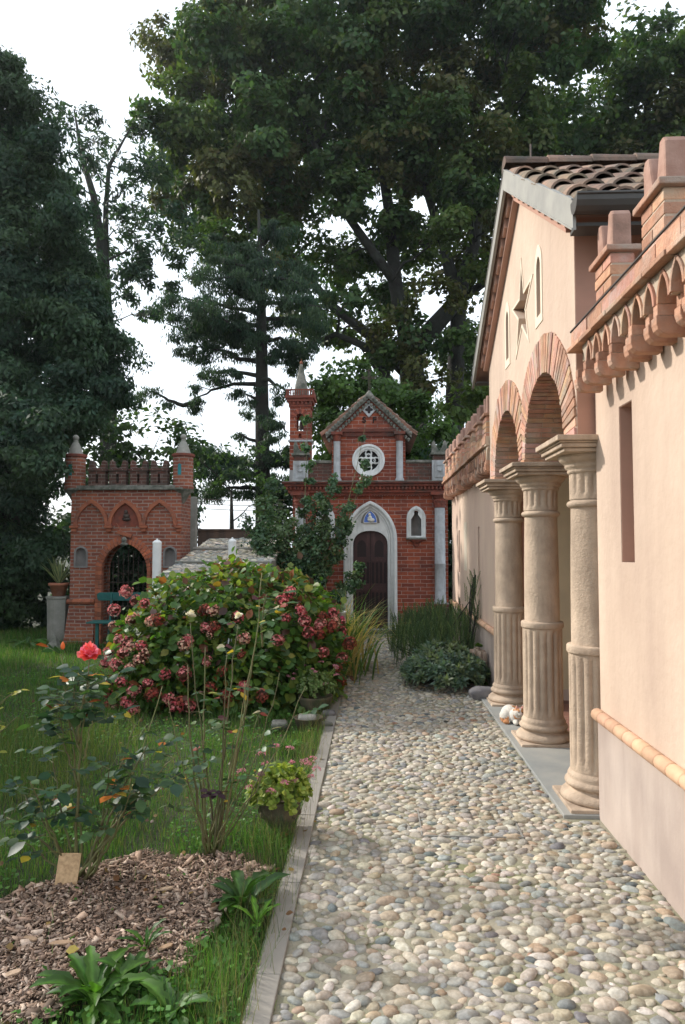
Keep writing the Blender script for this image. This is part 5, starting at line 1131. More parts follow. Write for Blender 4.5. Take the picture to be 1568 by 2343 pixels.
def rose_bush(label, base, stems, leafsize, cols, odd, podd, name='rose_bush', thorns=True, leafmin=.35, rad=.006, step=1, wid=1.25):
    t = thing(name, label, 'rose bush', (base[0], base[1], 0)); sm = MB(); L = []
    for st in stems:
        tip, bow, dens, r = st[0], st[1], st[2], st[3] if len(st) > 3 else rad
        b0 = st[4] if len(st) > 4 else (base[0]+random.uniform(-.04, .04), base[1]+random.uniform(-.04, .04), 0)
        n = 12; pl_ = bez(b0, tip, bow, n); c = random.uniform(.7, 1.3); sm.col = (c*1.1, c, c)
        sm.tube(pl_, [r*(1.25-.85*i/n) for i in range(n+1)], 6)
        if thorns:
            for i in range(2, n): 
                q = pl_[i]; d = rnd_dirs(1)[0]; d[2] *= .3; sm.tube([q, q+d*(r+.006)], [.0018, .0003], 3, False)
        for i in range(int(n*leafmin), n+1):
            for k in range(2):
                if random.random() < dens*(.85 if leafmin < .5 else .72):
                    u = random.random(); q = pl_[i]; a = random.uniform(0, 6.28); ax_ = np.array([math.cos(a), math.sin(a)*.8, random.uniform(-.15, .5)])
                    pet = leafsize*random.uniform(.4, 1.0); sm.tube([q, q+ax_*pet, q+ax_*(pet+leafsize*.9)+np.array([0, 0, -.1*leafsize])], [.0016, .0012, .0007], 3, False)
                    L += compound(q+ax_*pet, ax_, leafsize*random.uniform(.75, 1.2), random.choice((3, 5, 5)))
    sm.build('stems', M_STEM, t, True)
    leaf_mesh('leaves', t, L, cols, M_GLOSSY, wid, odd, podd); return t
random.seed(21)
# near rose with pink flower
RB = ong(182, 2015); RB[2] = 0
T1 = lambda x, y, d=0: at(x, y, RB[1]+d)
st = [(T1(204, 1510), (-.03, 0, 0), .32, .007), (T1(140, 1500, .05), (.0, 0, .1), .12, .005), (T1(205, 1560, -.05), (-.03, 0, 0), 1, .006, T1(180, 1700)), (T1(150, 1580, .03), (-.03, 0, 0), 1, .005, T1(185, 1720)), (T1(215, 1610, .0), (.02, 0, 0), 1, .005, T1(190, 1740)), (T1(135, 1640, 0), (-.02, 0, 0), .8, .005, T1(180, 1800)), (T1(165, 1540, 0), (0, 0, 0), .8, .005, T1(180, 1700)), (T1(395, 1780, 0), (0, 0, .06), .7), (T1(310, 1660, .1), (0, 0, .05), .4),
      (T1(400, 1735, .1), (0, 0, .1), .62), (T1(340, 1700, -.05), (.02, 0, .05), .75), (T1(300, 1800, -.1), (.05, 0, 0), .65), (T1(372, 1570, .15), (.02, 0, -.12), .10, .0045),
      (T1(40, 1800, .05), (-.05, 0, .12), .6), (T1(70, 1790, -.1), (-.04, 0, .05), .65), (T1(15, 1870, .1), (-.02, 0, .1), .5), (T1(120, 1720, .1), (-.03, 0, 0), .35), (T1(105, 1880, -.1), (-.05, 0, 0), .5), (T1(250, 1760, 0), (.03, 0, 0), .6), (T1(60, 1930, 0), (-.04, 0, .03), .1), (T1(290, 1830, .15), (.04, 0, .02), .4)]
r1 = rose_bush('near rose bush with one open pink and orange flower above the wood chips', RB, st, .070, [(.035, .085, .045), (.03, .07, .04), (.05, .10, .045), (.06, .12, .04)], [(.45, .36, .04), (.5, .16, .03), (.30, .07, .03), (.4, .3, .05)], .07, leafmin=.52)
fp = T1(204, 1495); rose_flower('flower', r1, fp, .056, [(.95, .20, .18), (.93, .20, .26), (.93, .25, .33), (.92, .12, .09)], (.4, .15))
b = MB(); bp = T1(144, 1478, .05); b.col = (.85, .25, .08); b.lathe([(.001, -.018), (.009, -.012), (.011, 0), (.007, .014), (.001, .022)], bp, 10); b.build('bud', M_PETAL, r1, True)
# taller rose with white flowers
RB2 = ong(487, 1955); RB2[2] = 0
T2 = lambda x, y, d=0: at(x, y, RB2[1]+d)
st = [(T2(436, 1425, .25), (-.03, 0, .05), .20, .005), (T2(600, 1310, .3), (.09, 0, -.05), .30, .006), (T2(545, 1430, .35), (-.01, 0, 0), .28), (T2(610, 1360, .1), (-.02, 0, 0), .95, .005, T2(600, 1480, .15)), (T2(520, 1500, .1), (0, 0, 0), .30), (T2(640, 1540, .2), (.08, 0, -.05), .12, .004),
      (T2(700, 1570, .1), (.06, 0, -.08), .08, .004), (T2(430, 1520, 0), (-.05, 0, 0), .2), (T2(470, 1480, .2), (-.02, 0, 0), .25), (T2(560, 1560, 0), (.03, 0, 0), .25), (T2(580, 1500, .3), (.02, 0, 0), .28), (T2(385, 1600, 0), (-.06, 0, -.03), .1, .004), (T2(590, 1640, -.1), (.04, 0, 0), .15, .004), (T2(500, 1820, -.1), (0, 0, 0), .0), (T2(450, 1700, .1), (-.03, 0, 0), .1), (T2(620, 1700, 0), (.07, 0, 0), .05, .004), (T2(540, 1660, .2), (0, 0, 0), .1), (T2(420, 1760, .1), (-.04, 0, 0), .05, .003)]
r2 = rose_bush('taller sparse rose bush with white flowers in front of the hydrangea', RB2, st, .058, [(.05, .10, .05), (.06, .12, .05), (.10, .15, .06)], [(.5, .35, .05), (.28, .06, .04), (.10, .03, .04), (.45, .4, .25)], .14)
rose_flower('flower', r2, T2(436, 1410, .25), .032, [(.85, .80, .50), (.9, .86, .6), (.9, .88, .7), (.85, .82, .66)], (-.3, .2), 1.3)
rose_flower('flower', r2, T2(548, 1412, .35), .026, [(.85, .80, .50), (.9, .86, .6), (.9, .88, .7), (.85, .82, .66)], (.3, -.4), 1.3)
L = []; 
for k in range(5): L += compound(T2(490, 1815, -.12), (math.cos(k*1.4), math.sin(k*1.4), .1), .05, 3)
leaf_mesh('purple_leaves', r2, L, [(.05, .025, .04), (.07, .035, .05)], M_GLOSSY)
# yellow leaved twig reaching in from the left edge
e = at(-120, 1720, 4.6); e[2] = 0; T3 = lambda x, y: at(x, y, 4.6)
t3 = rose_bush('pale twig with bright yellow leaves reaching in at the left edge', e, [(T3(30, 1585), (0, 0, .12), .25), (T3(10, 1600), (-.02, 0, .12), .3), (T3(-30, 1650), (0, 0, .1), .5), (T3(40, 1640), (0, 0, .06), .3)], .05, [(.32, .34, .05), (.22, .26, .05)], [(.5, .45, .08)], .3, 'garden_twig', False, .5)
# ---- hydrangea
hb = thing('hydrangea', 'big round hydrangea bush covered in faded red and pink flower heads', 'hydrangea', (-1.55, 7.35, 0))
HC = np.array([-1.53, 7.72, 0.0]); HA = np.array([1.21, 1.08, 1.33])
def hull(d):
    """superellipsoid radius along d (upper half), gently lumpy"""
    e = 3.0; q = (abs(d[:, 0]/HA[0])**e+abs(d[:, 1]/HA[1])**e+abs(d[:, 2]/HA[2])**e)**(-1/e)
    return q*(1+.05*np.sin(d[:, 0]*5+1)*np.cos(d[:, 1]*4)+.035*np.sin(d[:, 0]*11+d[:, 2]*9))
n = 11000; d = rnd_dirs(n); d[:, 2] = np.abs(d[:, 2])*1.0; rr = hull(d)*(1.0-rng.random(n)**1.5*.42)*(1+.05*rng.normal(0, 1, n)*(rng.random(n) < .2))
P = HC+d*rr[:, None]; P[:, 2] += .03
k = P[:, 1] < HC[1]+.75; P, d = P[k], d[k]; n = len(P)
Nn = d*np.array([.8, .8, .6])+np.array([0, 0, .55])+rng.normal(0, .48, (n, 3)); A = np.cross(Nn, rnd_dirs(n)); A += d*.6; A[:, 2] -= .1
HCOL = np.array([(.08, .17, .03), (.065, .14, .03), (.12, .21, .035), (.055, .115, .025), (.17, .22, .04)]); HOD = np.array([(.22, .13, .03), (.26, .09, .035), (.12, .05, .03), (.25, .24, .04), (.09, .05, .04)])
C = HCOL[rng.integers(5, size=n)]*rng.uniform(.75, 1.3, (n, 1)); k = rng.random(n) < .05+.22*np.clip((P[:, 2]-.75)/.6, 0, 1); C[k] = HOD[rng.integers(5, size=k.sum())]*rng.uniform(.8, 1.2, (k.sum(), 1))
scatter('leaves', LEAF8, LF8, frames(A, Nn, rng.uniform(.06, .125, n), 1.25), P, C, M_LEAF, hb, True)
sm = MB()
for i in range(90):
    dd = rnd_dirs(1); dd[:, 2] = abs(dd[:, 2])+.2; r_ = hull(dd/np.linalg.norm(dd))[0]*.85; e = HC+dd[0]/np.linalg.norm(dd)*r_; sm.col = (.9, .7, .5); sm.tube(bez((HC[0]+random.uniform(-.3, .3), HC[1]+random.uniform(-.3, .3), 0), e, (0, 0, .1), 6), [.009]*4+[.006, .005, .004], 5, False)
sm.build('stems', M_STEM, hb, True)
def head_mesh(cols, seed, r=.078):
    rs = np.random.default_rng(seed); k = 80; dd = rs.normal(0, 1, (k, 3)); dd[:, 2] = dd[:, 2]*.8+.25; dd /= np.linalg.norm(dd, axis=1, keepdims=True)
    P_, A_, N_, C_c, S_ = [], [], [], [], []; cols = np.array(cols)
    for q in dd:
        c = q*r*rs.uniform(.78, 1.05); u = np.cross(q, rs.normal(0, 1, 3)); u /= np.linalg.norm(u); v = np.cross(q, u); cc = cols[rs.integers(len(cols))]*rs.uniform(.7, 1.3)
        for w_ in (u, v, -u, -v): P_.append(c); A_.append(w_+q*.25); N_.append(q+rs.normal(0, .15, 3)); C_c.append(cc*rs.uniform(.85, 1.15)); S_.append(.0165*rs.uniform(.8, 1.2))
    V, Fc, CC = scatter_arrays(LEAF4*np.array([1.5, 1, 1]), LF4, frames(np.array(A_), np.array(N_), np.array(S_)), np.array(P_), np.array(C_c))
    sv = MB(); sv.col = (.12, .05, .03); sv.sphere((0, 0, 0), r*.72, 10)
    return V, Fc, CC, sv
pal = [[(.66, .13, .15), (.52, .09, .10), (.76, .28, .27)], [(.66, .22, .21), (.75, .36, .31), (.52, .11, .12)], [(.74, .44, .33), (.78, .56, .40), (.66, .25, .21)], [(.34, .06, .05), (.44, .12, .08), (.24, .07, .04)]]
HM = []
for i, pc_ in enumerate(pal):
    for s in range(2):
        V, Fc, CC, sv = head_mesh(pc_, i*7+s); 
        V2 = np.vstack([V, np.array(sv.v)]); me_o = mesh_obj('flower_head', V2, [tuple(f) for f in Fc]+[tuple(x+len(V) for x in f) for f in sv.f], M_PETAL, None, np.vstack([CC, np.array(sv.c)]))
        HM.append(me_o.data); bpy.data.objects.remove(me_o)
heads = [(140, 285, 1), (190, 330, 1), (235, 345, 0), (75, 380, 1), (75, 465, 2), (105, 540, 1), (155, 575, 2), (235, 605, 2), (210, 640, 2), (155, 680, 2), (85, 665, 1), (30, 660, 1), (60, 750, 3), (110, 755, 0), (250, 765, 0), (340, 715, 0), (440, 720, 0), (400, 880, 0), (470, 880, 1), (545, 380, 3), (298, 430, 3), (600, 470, 3), (995, 290, 0), (950, 335, 0), (1050, 385, 0), (970, 420, 0), (1070, 440, 1), (1090, 495, 0), (1165, 410, 3), (1220, 400, 0), (1205, 465, 3), (1262, 450, 0), (1265, 490, 0), (1165, 600, 0), (1305, 555, 3), (1265, 630, 1), (1240, 680, 3), (1260, 750, 3), (740, 610, 3), (560, 470, 1), (640, 700, 3), (1140, 500, 3), (270, 825, 3), (750, 780, 0), (50, 820, 3), (55, 880, 3), (660, 830, 3), (850, 830, 3), (130, 600, 1), (45, 600, 1)]
for _ in range(26): heads.append((random.uniform(30, 520) if random.random() < .55 else random.uniform(520, 1240), random.uniform(330, 900), random.choice((0, 1, 1, 3, 2))))
for zx_, zy_, kd in heads:
    px_, py_ = .572*(400+zx_/1.3067), .572*(2150+zy_/1.3067); rd = ray(px_, py_); rd = rd/np.linalg.norm(rd); O_ = np.array([0, 0, H]); hit = None
    for tt in np.arange(4.5, 9, .03):
        q = O_+rd*tt; dv = q-HC
        if dv[2] < .02: dv[2] = .02
        L_ = np.linalg.norm(dv)
        if L_ < hull((dv/L_)[None])[0]*1.03: hit = q; break
    if hit is None: hit = O_+rd*(7.3/rd[1])
    o = bpy.data.objects.new('flower_head', random.choice(HM[kd*2:kd*2+2])); COL.objects.link(o); o.parent = hb; o.location = Vector(hit)-hb.location
    s_ = random.uniform(.66, .98); o.scale = (s_, s_, s_*random.uniform(.8, 1)); o.rotation_euler = (random.uniform(.2, 1.0), random.uniform(-.4, .4), random.uniform(0, 6))
# ---- strap leaved clump by the path
lb = thing('daylily', 'clump of long striped yellowing strap leaves arching over the path by the hydrangea', 'daylily', (-.42, 9.0, 0)); b = MB()
for i in range(640):
    a = random.uniform(0, 6.28); g_ = random.uniform(.8, 1.4); dry = random.random() < .45
    c = (.40*g_, .30*g_, .13*g_) if dry else (.10*g_, .17*g_, .05*g_)
    strap(b, (-.50+random.gauss(0, .18), 9.1+random.gauss(0, .34), 0), a, random.uniform(.7, 1.35), .013, random.uniform(1.0, 1.5), random.uniform(.8, 2.6), c, tuple(v*1.5 for v in c))
b.build('leaves', M_LEAF, lb, True)
q = at(783, 1400, 8.5); t = thing('garden_lamp', 'white cylindrical garden lamp with a pink spot among the strap leaves', 'lamp', (q[0], 8.5, 0))
b = MB(); b.lathe([(.0, q[2]-.30), (.05, q[2]-.30), (.05, q[2]-.01), (.054, q[2]-.008), (.054, q[2]+.005), (.03, q[2]+.012), (0, q[2]+.014)], (q[0], 8.5, 0), 18); b.build('body', M_PAINTW, t, True)
b = MB(); b.tube([(q[0], 8.5, 0), (q[0], 8.5, q[2]-.3)], .02, 8); b.build('stake', M_IRON, t); b = MB(); b.tube([(q[0]-.018, 8.5, q[2]+.012), (q[0]-.01, 8.5, q[2]+.05), (q[0]+.01, 8.5, q[2]+.05), (q[0]+.018, 8.5, q[2]+.012)], .005, 5); b.build('ring', M_IRON, t)
b = MB(); b.col = (.75, .08, .25); b.sphere((q[0]+.004, 8.448, q[2]-.075), .03, 10, (1, .2, 1.1)); b.build('pink_spot', M_PETAL, t)
# ---- climbing shrub before the chapel
cbz = at(672, 1400, 11.9); cbz[2] = 0; T4 = lambda x, y, d=0: at(x, y, 11.9+d)
t = thing('climbing_rose', 'tall arching climbing rose with small dark leaves spreading across the chapel front', 'climbing rose', cbz); sm = MB(); cbl = []
for (tip, bow, dn, w_) in [((704, 960), (.05, 0, 0), .5, .10), ((835, 1062), (.25, 0, -.15), .5, .10), ((838, 965), (.25, 0, -.3), .16, .05), ((790, 1170), (.12, 0, .05), .8, .14), ((760, 1090), (.1, 0, 0), .8, .13), ((725, 1130), (.05, 0, 0), .9, .16), ((600, 1150), (-.1, 0, .1), .8, .18), ((575, 1190), (-.1, 0, .15), .9, .18), ((610, 1100), (0, 0, .1), .5, .12), ((830, 1290), (.1, 0, .12), .45, .09), ((815, 1335), (.1, 0, .15), .4, .09), ((650, 1190), (0, 0, 0), 1, .2), ((690, 1200), (0, 0, 0), 1, .2), ((740, 1210), (.1, 0, .1), 1, .17), ((610, 1240), (-.1, 0, .1), 1, .2), ((640, 1260), (-.1, 0, .1), 1, .2), ((700, 1270), (0, 0, .1), 1, .2), ((740, 1300), (0, 0, .15), .9, .16), ((668, 1310), (0, 0, 0), 1, .18)]:
    d_ = random.uniform(-.35, .35); pl_ = bez(cbz+rng.normal(0, .05, 3)*np.array([1, 1, 0]), T4(*tip, d_), bow, 14); sm.tube(pl_, [.014*(1-.8*i/14) for i in range(15)], 5, False)
    for i in range(5, 15):
        if random.random() < dn*1.2+.1: cbl.append((pl_[i]+rng.normal(0, .03, 3), w_*random.uniform(.7, 1.2)))
sm.build('stems', M_STEM, t, True); foliage('leaves', t, cbl, 6, 26,   .046, [(.06, .12, .06), (.08, .15, .07), (.045, .09, .05), (.14, .20, .09)], M_GLOSSY, subr=.6, flat=.9, wid=1.5)
# ---- rosemary
t = thing('rosemary', 'large upright rosemary bush with dark needle sprigs against the far wall', 'rosemary', (.78, 9.3, 0)); sv, sf = [], []
V = []; 
for i in range(44):
    a = i*2.4; z = .03+.97*i/44; l_ = .085*(1-.45*i/44); dx, dy = math.cos(a)*l_, math.sin(a)*l_; px2, py2 = -math.sin(a)*.013, math.cos(a)*.013; b0 = len(V)
    V += [(px2*.6, py2*.6, z), (-px2*.6, -py2*.6, z), (dx*.6-px2, dy*.6-py2, z+.06), (dx, dy, z+.10), (dx*.6+px2, dy*.6+py2, z+.06)]; sf += [(b0, b0+1, b0+2, b0+4), (b0+4, b0+2, b0+3, b0+3)]
SPR = np.array(V); SPF = np.array([[f[0], f[1], f[2]] for f in sf[::2]]+[[f[0], f[2], f[3]] for f in sf[::2]]+[[f[0], f[1], f[2]] for f in sf[1::2]])
PP, HH, TL = [], [], []
RP = [tuple(ong(*q)[:2]) for q in [(878, 1512), (905, 1545), (950, 1560), (1010, 1545), (1100, 1545), (1105, 1480), (1040, 1455), (960, 1452), (890, 1462)]]
while len(PP) < 950:
    x_, y_ = random.uniform(.1, 1.3), random.uniform(8.2, 12.0)
    if x_ < .1+.0*y_ or (x_-.78)**2/.33+(y_-9.75)**2/2.3 > 1: continue
    hmax = (.42+.42*max(0, 1-((x_-.95)/.75)**2)*(1-.3*abs(y_-9.9)))*1.0; z = hmax*random.random()**.6
    PP.append((x_, y_, z*.75)); HH.append(random.uniform(.16, .32)); TL.append(random.gauss(0, .22))
for i in range(60):
    u = random.random(); q = at(1088-random.gauss(0, 12)*(1-u*.5), 1440, 8.9); PP.append((min(q[0], 1.28), 8.9+random.gauss(0, .08), .55+.62*u)); HH.append(random.uniform(.14, .24)); TL.append(random.gauss(0, .15))
PP = np.array(PP); n = len(PP); S = np.zeros((n, 3, 3)); S[:, 0, 0] = S[:, 1, 1] = S[:, 2, 2] = HH
RC = np.array([(.07, .12, .06), (.055, .10, .055), (.09, .15, .065), (.14, .19, .08)])
scatter('needle_sprigs', SPR, SPF, rot_mats(n, np.array(TL), None, rng.normal(0, .2, n)) @ S, PP, RC[rng.integers(4, size=n)]*rng.uniform(.7, 1.3, (n, 1)), M_LEAF, t)
sm = MB()
for i in range(40): j = random.randrange(n); sm.tube(bez((.8+random.uniform(-.2, .2), 9.4+random.uniform(-.4, .4), 0), PP[j], (0, 0, 0), 4), .006, 4, False)
for i in range(8): sm.tube(bez((1.15, 9.0, .0), PP[n-1-i*7]+np.array([0, 0, .1]), (0, 0, 0), 5), .008, 4, False)
sm.build('stems', M_BARK, t)
# ---- sage
t = thing('sage', 'low grey green sage bush of pointed leaf rosettes at the edge of the pebbles', 'sage', (.85, 8.1, 0)); PP, AA, NN, SS = [], [], [], []
for i in range(520):
    a, r_ = random.uniform(0, 6.28), math.sqrt(random.random()); x_, y_ = .83+.47*r_*math.cos(a), 8.25+.62*r_*math.sin(a); 
    z = .42*math.sqrt(max(0, 1-r_*r_*.95))*random.uniform(.55, 1.05)+.03; out = np.array([math.cos(a)*r_*1.1, math.sin(a)*r_*1.1, .75]); out /= np.linalg.norm(out)
    u = np.cross(out, (0, 0, 1.01)); u /= np.linalg.norm(u)+1e-6; v = np.cross(out, u)
    for k in range(13):
        th = k*2.4; e = .25+.08*k; dd = out*(1-.11*k*.8)+(u*math.cos(th)+v*math.sin(th))*(.35+.07*k); PP.append(np.array([x_, y_, z])); AA.append(dd); NN.append(out*1.2+np.array([0, 0, .5])-dd*.3); SS.append(random.uniform(.055, .10))
PP, AA, NN, SS = map(np.array, (PP, AA, NN, SS)); n = len(PP); SC = np.array([(.14, .21, .15), (.11, .175, .13), (.18, .24, .16), (.22, .27, .16)]); bas = np.repeat(SC[rng.integers(4, size=n//13)]*rng.uniform(.7, 1.2, (n//13, 1)), 13, axis=0)
scatter('leaves', LEAF8, LF8, frames(AA, NN, SS, .62), PP, bas*rng.uniform(.85, 1.15, (n, 1)), M_LEAF, t, True)
sm = MB()
for i in range(40): sm.tube([(.85+random.gauss(0, .05), 8.2+random.gauss(0, .05), 0), PP[random.randrange(n)]], .005, 4, False)
sm.build('stems', M_BARK, t)
# ---- rocks
def rock(name, c, sx, sy, sz, mat, amp, fr, label, cat, sub=4, seed=1):
    tv, tf = ico(sub); rs = np.random.default_rng(seed); d_ = np.zeros(len(tv))
    for f_ in range(9): w_ = rs.normal(0, fr*(1+.35*f_), 3); d_ += np.sin(tv@w_+rs.uniform(0, 6))*amp/(1+.4*f_)
    if name == 'porous_stone':
        for k in range(45):
            h_ = rs.normal(0, 1, 3); h_ /= np.linalg.norm(h_); ds = np.linalg.norm(tv-h_, axis=1); d_ -= .28*np.exp(-(ds/.13)**2)
    m_ = np.max(np.abs(tv), axis=1, keepdims=True); tv2 = tv*(1+d_[:, None])*(.45+.55/m_)
    V = tv2*np.array([sx, sy, sz])+np.array(c); V[:, 2] = np.maximum(V[:, 2], -.01)
    o = mesh_obj(name, V, tf, mat, None, None, True, None, Vector((c[0], c[1], 0))); return tag(o, label, cat)
q = ong(1126, 1568); rock('porous_stone', (min(q[0], 1.20), q[1], .19), .10, .09, .235, M_ROCK, .05, 4, 'tall porous weathered stone with succulents beside the far column', 'stone', 5, 3)
sx_ = thing('succulent', 'green succulent rosettes growing on the porous stone', 'succulent', (1.12, q[1]-.1, 0)); PP, AA, NN, SS, CC2 = [], [], [], [], []
for (dx, dy, z, r_) in [(-.10, -.08, .25, .04), (-.06, -.10, .28, .035), (-.11, -.06, .20, .04), (-.04, -.11, .22, .03), (.0, -.02, .45, .04), (-.08, -.09, .04, .05), (-.02, -.14, .03, .05), (-.14, -.10, .05, .05), (.05, -.14, .03, .045), (-.12, -.12, .12, .04), (-.07, -.11, .32, .03), (.03, -.0, .44, .035)]:
    c = np.array([min(q[0], 1.20)+dx, q[1]+dy, z])
    for k in range(26): th = k*2.4; e = k/26; dd = np.array([math.cos(th)*(.3+e), math.sin(th)*(.3+e)-.4, 1.1-e]); PP.append(c); AA.append(dd); NN.append(np.array([0, -.4, 1])-dd*.5); SS.append(r_*1.1); CC2.append(np.array([.10, .17, .03])*random.uniform(.6, 1.4))
scatter('leaves', LEAF8, LF8, frames(np.array(AA), np.array(NN), np.array(SS), 1.3), np.array(PP), np.array(CC2), M_LEAF, sx_, True)
q = ong(1108, 1600); rock('grey_stone', (q[0], q[1]+.02, .05), .15, .10, .075, M_GROCK, .05, 2.5, 'angular dark grey stone block lying beside the far column base', 'stone', 3, 8)
# ---- potted sedums
def sedum(label, c, pot, R_, ztop, cols, npink, leaf):
    t = thing('potted_sedum', label, 'potted plant', (c[0], c[1], 0)); pot(t, c)
    PP, AA, NN, SS = [], [], [], []
    for i in range(230):
        a = random.uniform(0, 6.28); r_ = R_*math.sqrt(random.random()); z = ztop*(.62+.38*math.sqrt(max(0, 1-(r_/R_)**2)))*random.uniform(.75, 1.05); out = np.array([math.cos(a)*r_/R_, math.sin(a)*r_/R_, .7]); out /= np.linalg.norm(out); u = np.cross(out, (.1, .2, 1)); u /= np.linalg.norm(u); v = np.cross(out, u)
        for k in range(6): th = k*2.4; dd = out*.6+(u*math.cos(th)+v*math.sin(th))*.8; PP.append((c[0]+math.cos(a)*r_, c[1]+math.sin(a)*r_, z-.006*k)); AA.append(dd); NN.append(out); SS.append(leaf*random.uniform(.7, 1.2))
    n = len(PP); cc = np.array(cols)[rng.integers(len(cols), size=n)]*rng.uniform(.8, 1.25, (n, 1))
    scatter('leaves', LEAF8, LF8, frames(np.array(AA), np.array(NN), np.array(SS), 1.35), np.array(PP), cc, M_LEAF, t, True); sm = MB(); sm.col = (1.3, 1.6, .8)
    for i in range(npink):
        a = 6.28*i/npink+random.uniform(-.3, .3); r_ = R_*random.uniform(.75, 1.35); z = ztop*random.uniform(.75, 1.22); e = np.array([c[0]+math.cos(a)*r_, c[1]+math.sin(a)*r_*.8, z]); sm.tube(bez((c[0]+math.cos(a)*R_*.3, c[1]+math.sin(a)*R_*.3, ztop*.6), e, (0, 0, .03), 4), .0025, 4, False)
        k = 60; u = rng.random(k)**.5; th = rng.uniform(0, 6.28, k); hr = .026*random.uniform(.7, 1.15); pp = np.column_stack([e[0]+hr*u*np.cos(th), e[1]+hr*u*np.sin(th), e[2]+.010*(1-u*u)+rng.normal(0, .002, k)])
        dd = rnd_dirs(k); scatter('flower', LEAF4, LF4, frames(dd, rnd_dirs(k)+np.array([0, 0, 1.2]), rng.uniform(.006, .010, k), 1.5), pp, np.array([(.62, .26, .32)])*rng.uniform(.7, 1.3, (k, 1)), M_PETAL, t)
    sm.build('stems', M_STEM, t)
def urn(t, c):
    b = MB(); b.lathe([(0, .0), (.075, .0), (.078, .02), (.062, .035), (.075, .06), (.105, .10), (.115, .14), (.112, .165), (.122, .175), (.124, .195), (.115, .20), (.108, .19), (0, .185)], (c[0], c[1], 0), 28)
    for k in range(10): a = k*.628; b.sphere((c[0]+.108*math.cos(a), c[1]+.108*math.sin(a), .12), .016, 6, (1, 1, 1.4))
    b.build('urn', M_URN, t, True)
def bowl(t, c):
    b = MB(); b.lathe([(0, 0), (.10, 0), (.15, .10), (.165, .15), (.17, .17), (.155, .17), (.145, .15), (0, .14)], (c[0], c[1], 0), 24); b.build('pot', M_URN, t, True)
c = ong(640, 1905); c[2] = 0; sedum('yellow green sedum with pink heads in a mossy urn at the kerb', c, urn, .17, .36, [(.30, .36, .06), (.22, .30, .05), (.36, .40, .10), (.18, .26, .06)], 17, .034)
c = ong(722, 1632); c[2] = 0; sedum('green sedum with pink heads in a stone pot beside the hydrangea', c, bowl, .20, .40, [(.16, .24, .08), (.12, .2, .06), (.2, .26, .1)], 14, .026)
q = ong(706, 1668); t = thing('metal_basin', 'small dented metal basin holding a pale stone by the kerb', 'basin', (q[0], q[1], 0))
b = MB(); b.lathe([(0, .0), (.10, 0), (.125, .10), (.13, .105), (.122, .105), (.098, .012), (0, .012)], (q[0], q[1], 0), 24); b.build('bowl', M_URN, t, True)
b = MB(); b.tube([(q[0]+.12, q[1]-.02, .08), (q[0]+.155, q[1]-.02, .10), (q[0]+.155, q[1]+.04, .10), (q[0]+.12, q[1]+.04, .08)], .006, 5); b.build('handle', M_IRON, t)
rock('pale_stone', (q[0]-.01, q[1], .085), .085, .07, .045, M_CONC, .05, 2.5, 'pale smooth stone lying in the metal basin', 'stone', 3, 5)
for i, (px_, py_, s_, lb_) in enumerate([(640, 1668, .07, 'rounded stone left of the metal basin under the hydrangea'), (752, 1640, .06, 'small stone between the sedum pot and the kerb'), (748, 1665, .05, 'smallest stone touching the kerb by the basin')]):
    q = ong(px_, py_); rock('garden_stone', (q[0], q[1], s_*.45), s_*1.1, s_*.9, s_*.6, M_GROCK if i == 1 else M_GSTONE, .06, 2.5, lb_, 'stone', 3, 20+i)
# ---- broad leaved weeds
WL = [(0, 0, 0)]
def weed(label, c, nl, L_, cols, up=.6, w_=.2):
    w_ *= .50; nl = int(nl*1.5); L_ *= .92
    t = thing('broadleaf_weed', label, 'weed', (c[0], c[1], 0), 0, None); b = MB()
    for i in range(nl):
        a = i*2.4+random.uniform(-.3, .3); g_ = random.uniform(.75, 1.25); cc = tuple(v*g_ for v in random.choice(cols)); L1 = L_*random.uniform(.6, 1.15); d = Vector((math.cos(a), math.sin(a), 0)); s_ = Vector((-d.y, d.x, 0)); P_ = Vector((c[0], c[1], 0)); el = up+random.uniform(.0, .7); V = []; n = 9; ph = random.uniform(0, 6)
        for k in range(n+1):
            u = k/n; ww = L1*w_*(.12+math.sin(math.pi*u**1.3*.97)**.8)*(1+.3*math.sin(u*24+ph)) if k < n else .001
            for j, tt in enumerate((-1, -.5, 0, .5, 1)): V.append(P_+s_*ww*tt+Vector((0, 0, abs(tt)*ww*.4+.06*ww*math.sin(k*2.3+j*2))))
            P_ = P_+(d*math.cos(el)+Vector((0, 0, math.sin(el))))*(L1/n); el -= random.uniform(.06, .22)
        b.col = cc; b.add(V, [(k*5+j, k*5+j+1, k*5+j+6, k*5+j+5) for k in range(n) for j in range(4)])
        for k in range(n+1): b.c[len(b.c)-(n+1)*5+k*5+2] = tuple(min(1, v*1.9) for v in cc)
    b.build('leaves', M_LEAF, t, True)
WC = [(.05, .12, .02), (.07, .15, .025), (.04, .10, .02)]
weed('lush broadleaf weed with long upright leaves at the bottom left corner', ong(215, 2300), 16, .24, WC)
weed('broadleaf weed in the middle of the three at the lower edge of the mulch', ong(300, 2265), 12, .20, WC, .5)
weed('rightmost broadleaf weed at the bottom beside the clover', ong(395, 2330), 12, .18, WC, .5, .26)
weed('narrow leaved weed sprouting from the wood chips right of the near rose', ong(335, 2180), 7, .15, WC, 1.0, .14)
weed('tall dark leaved weed in the grass between the mulch and the kerb', ong(555, 2090), 11, .26, [(.045, .10, .03), (.06, .13, .03)], .8, .22)
weed('bright green weed leaning beside the tall dark one near the kerb', ong(590, 2130), 6, .16, [(.12, .26, .03)], 1.1, .15)
weed('low spreading weed at the foot of the far sedum pot', ong(665, 1715), 14, .16, WC, .3, .2)
weed('pale leafy weed on the lawn before the stone pedestal', ong(60, 1480), 20, .35, [(.10, .18, .08), (.08, .15, .06)], .3, .2)
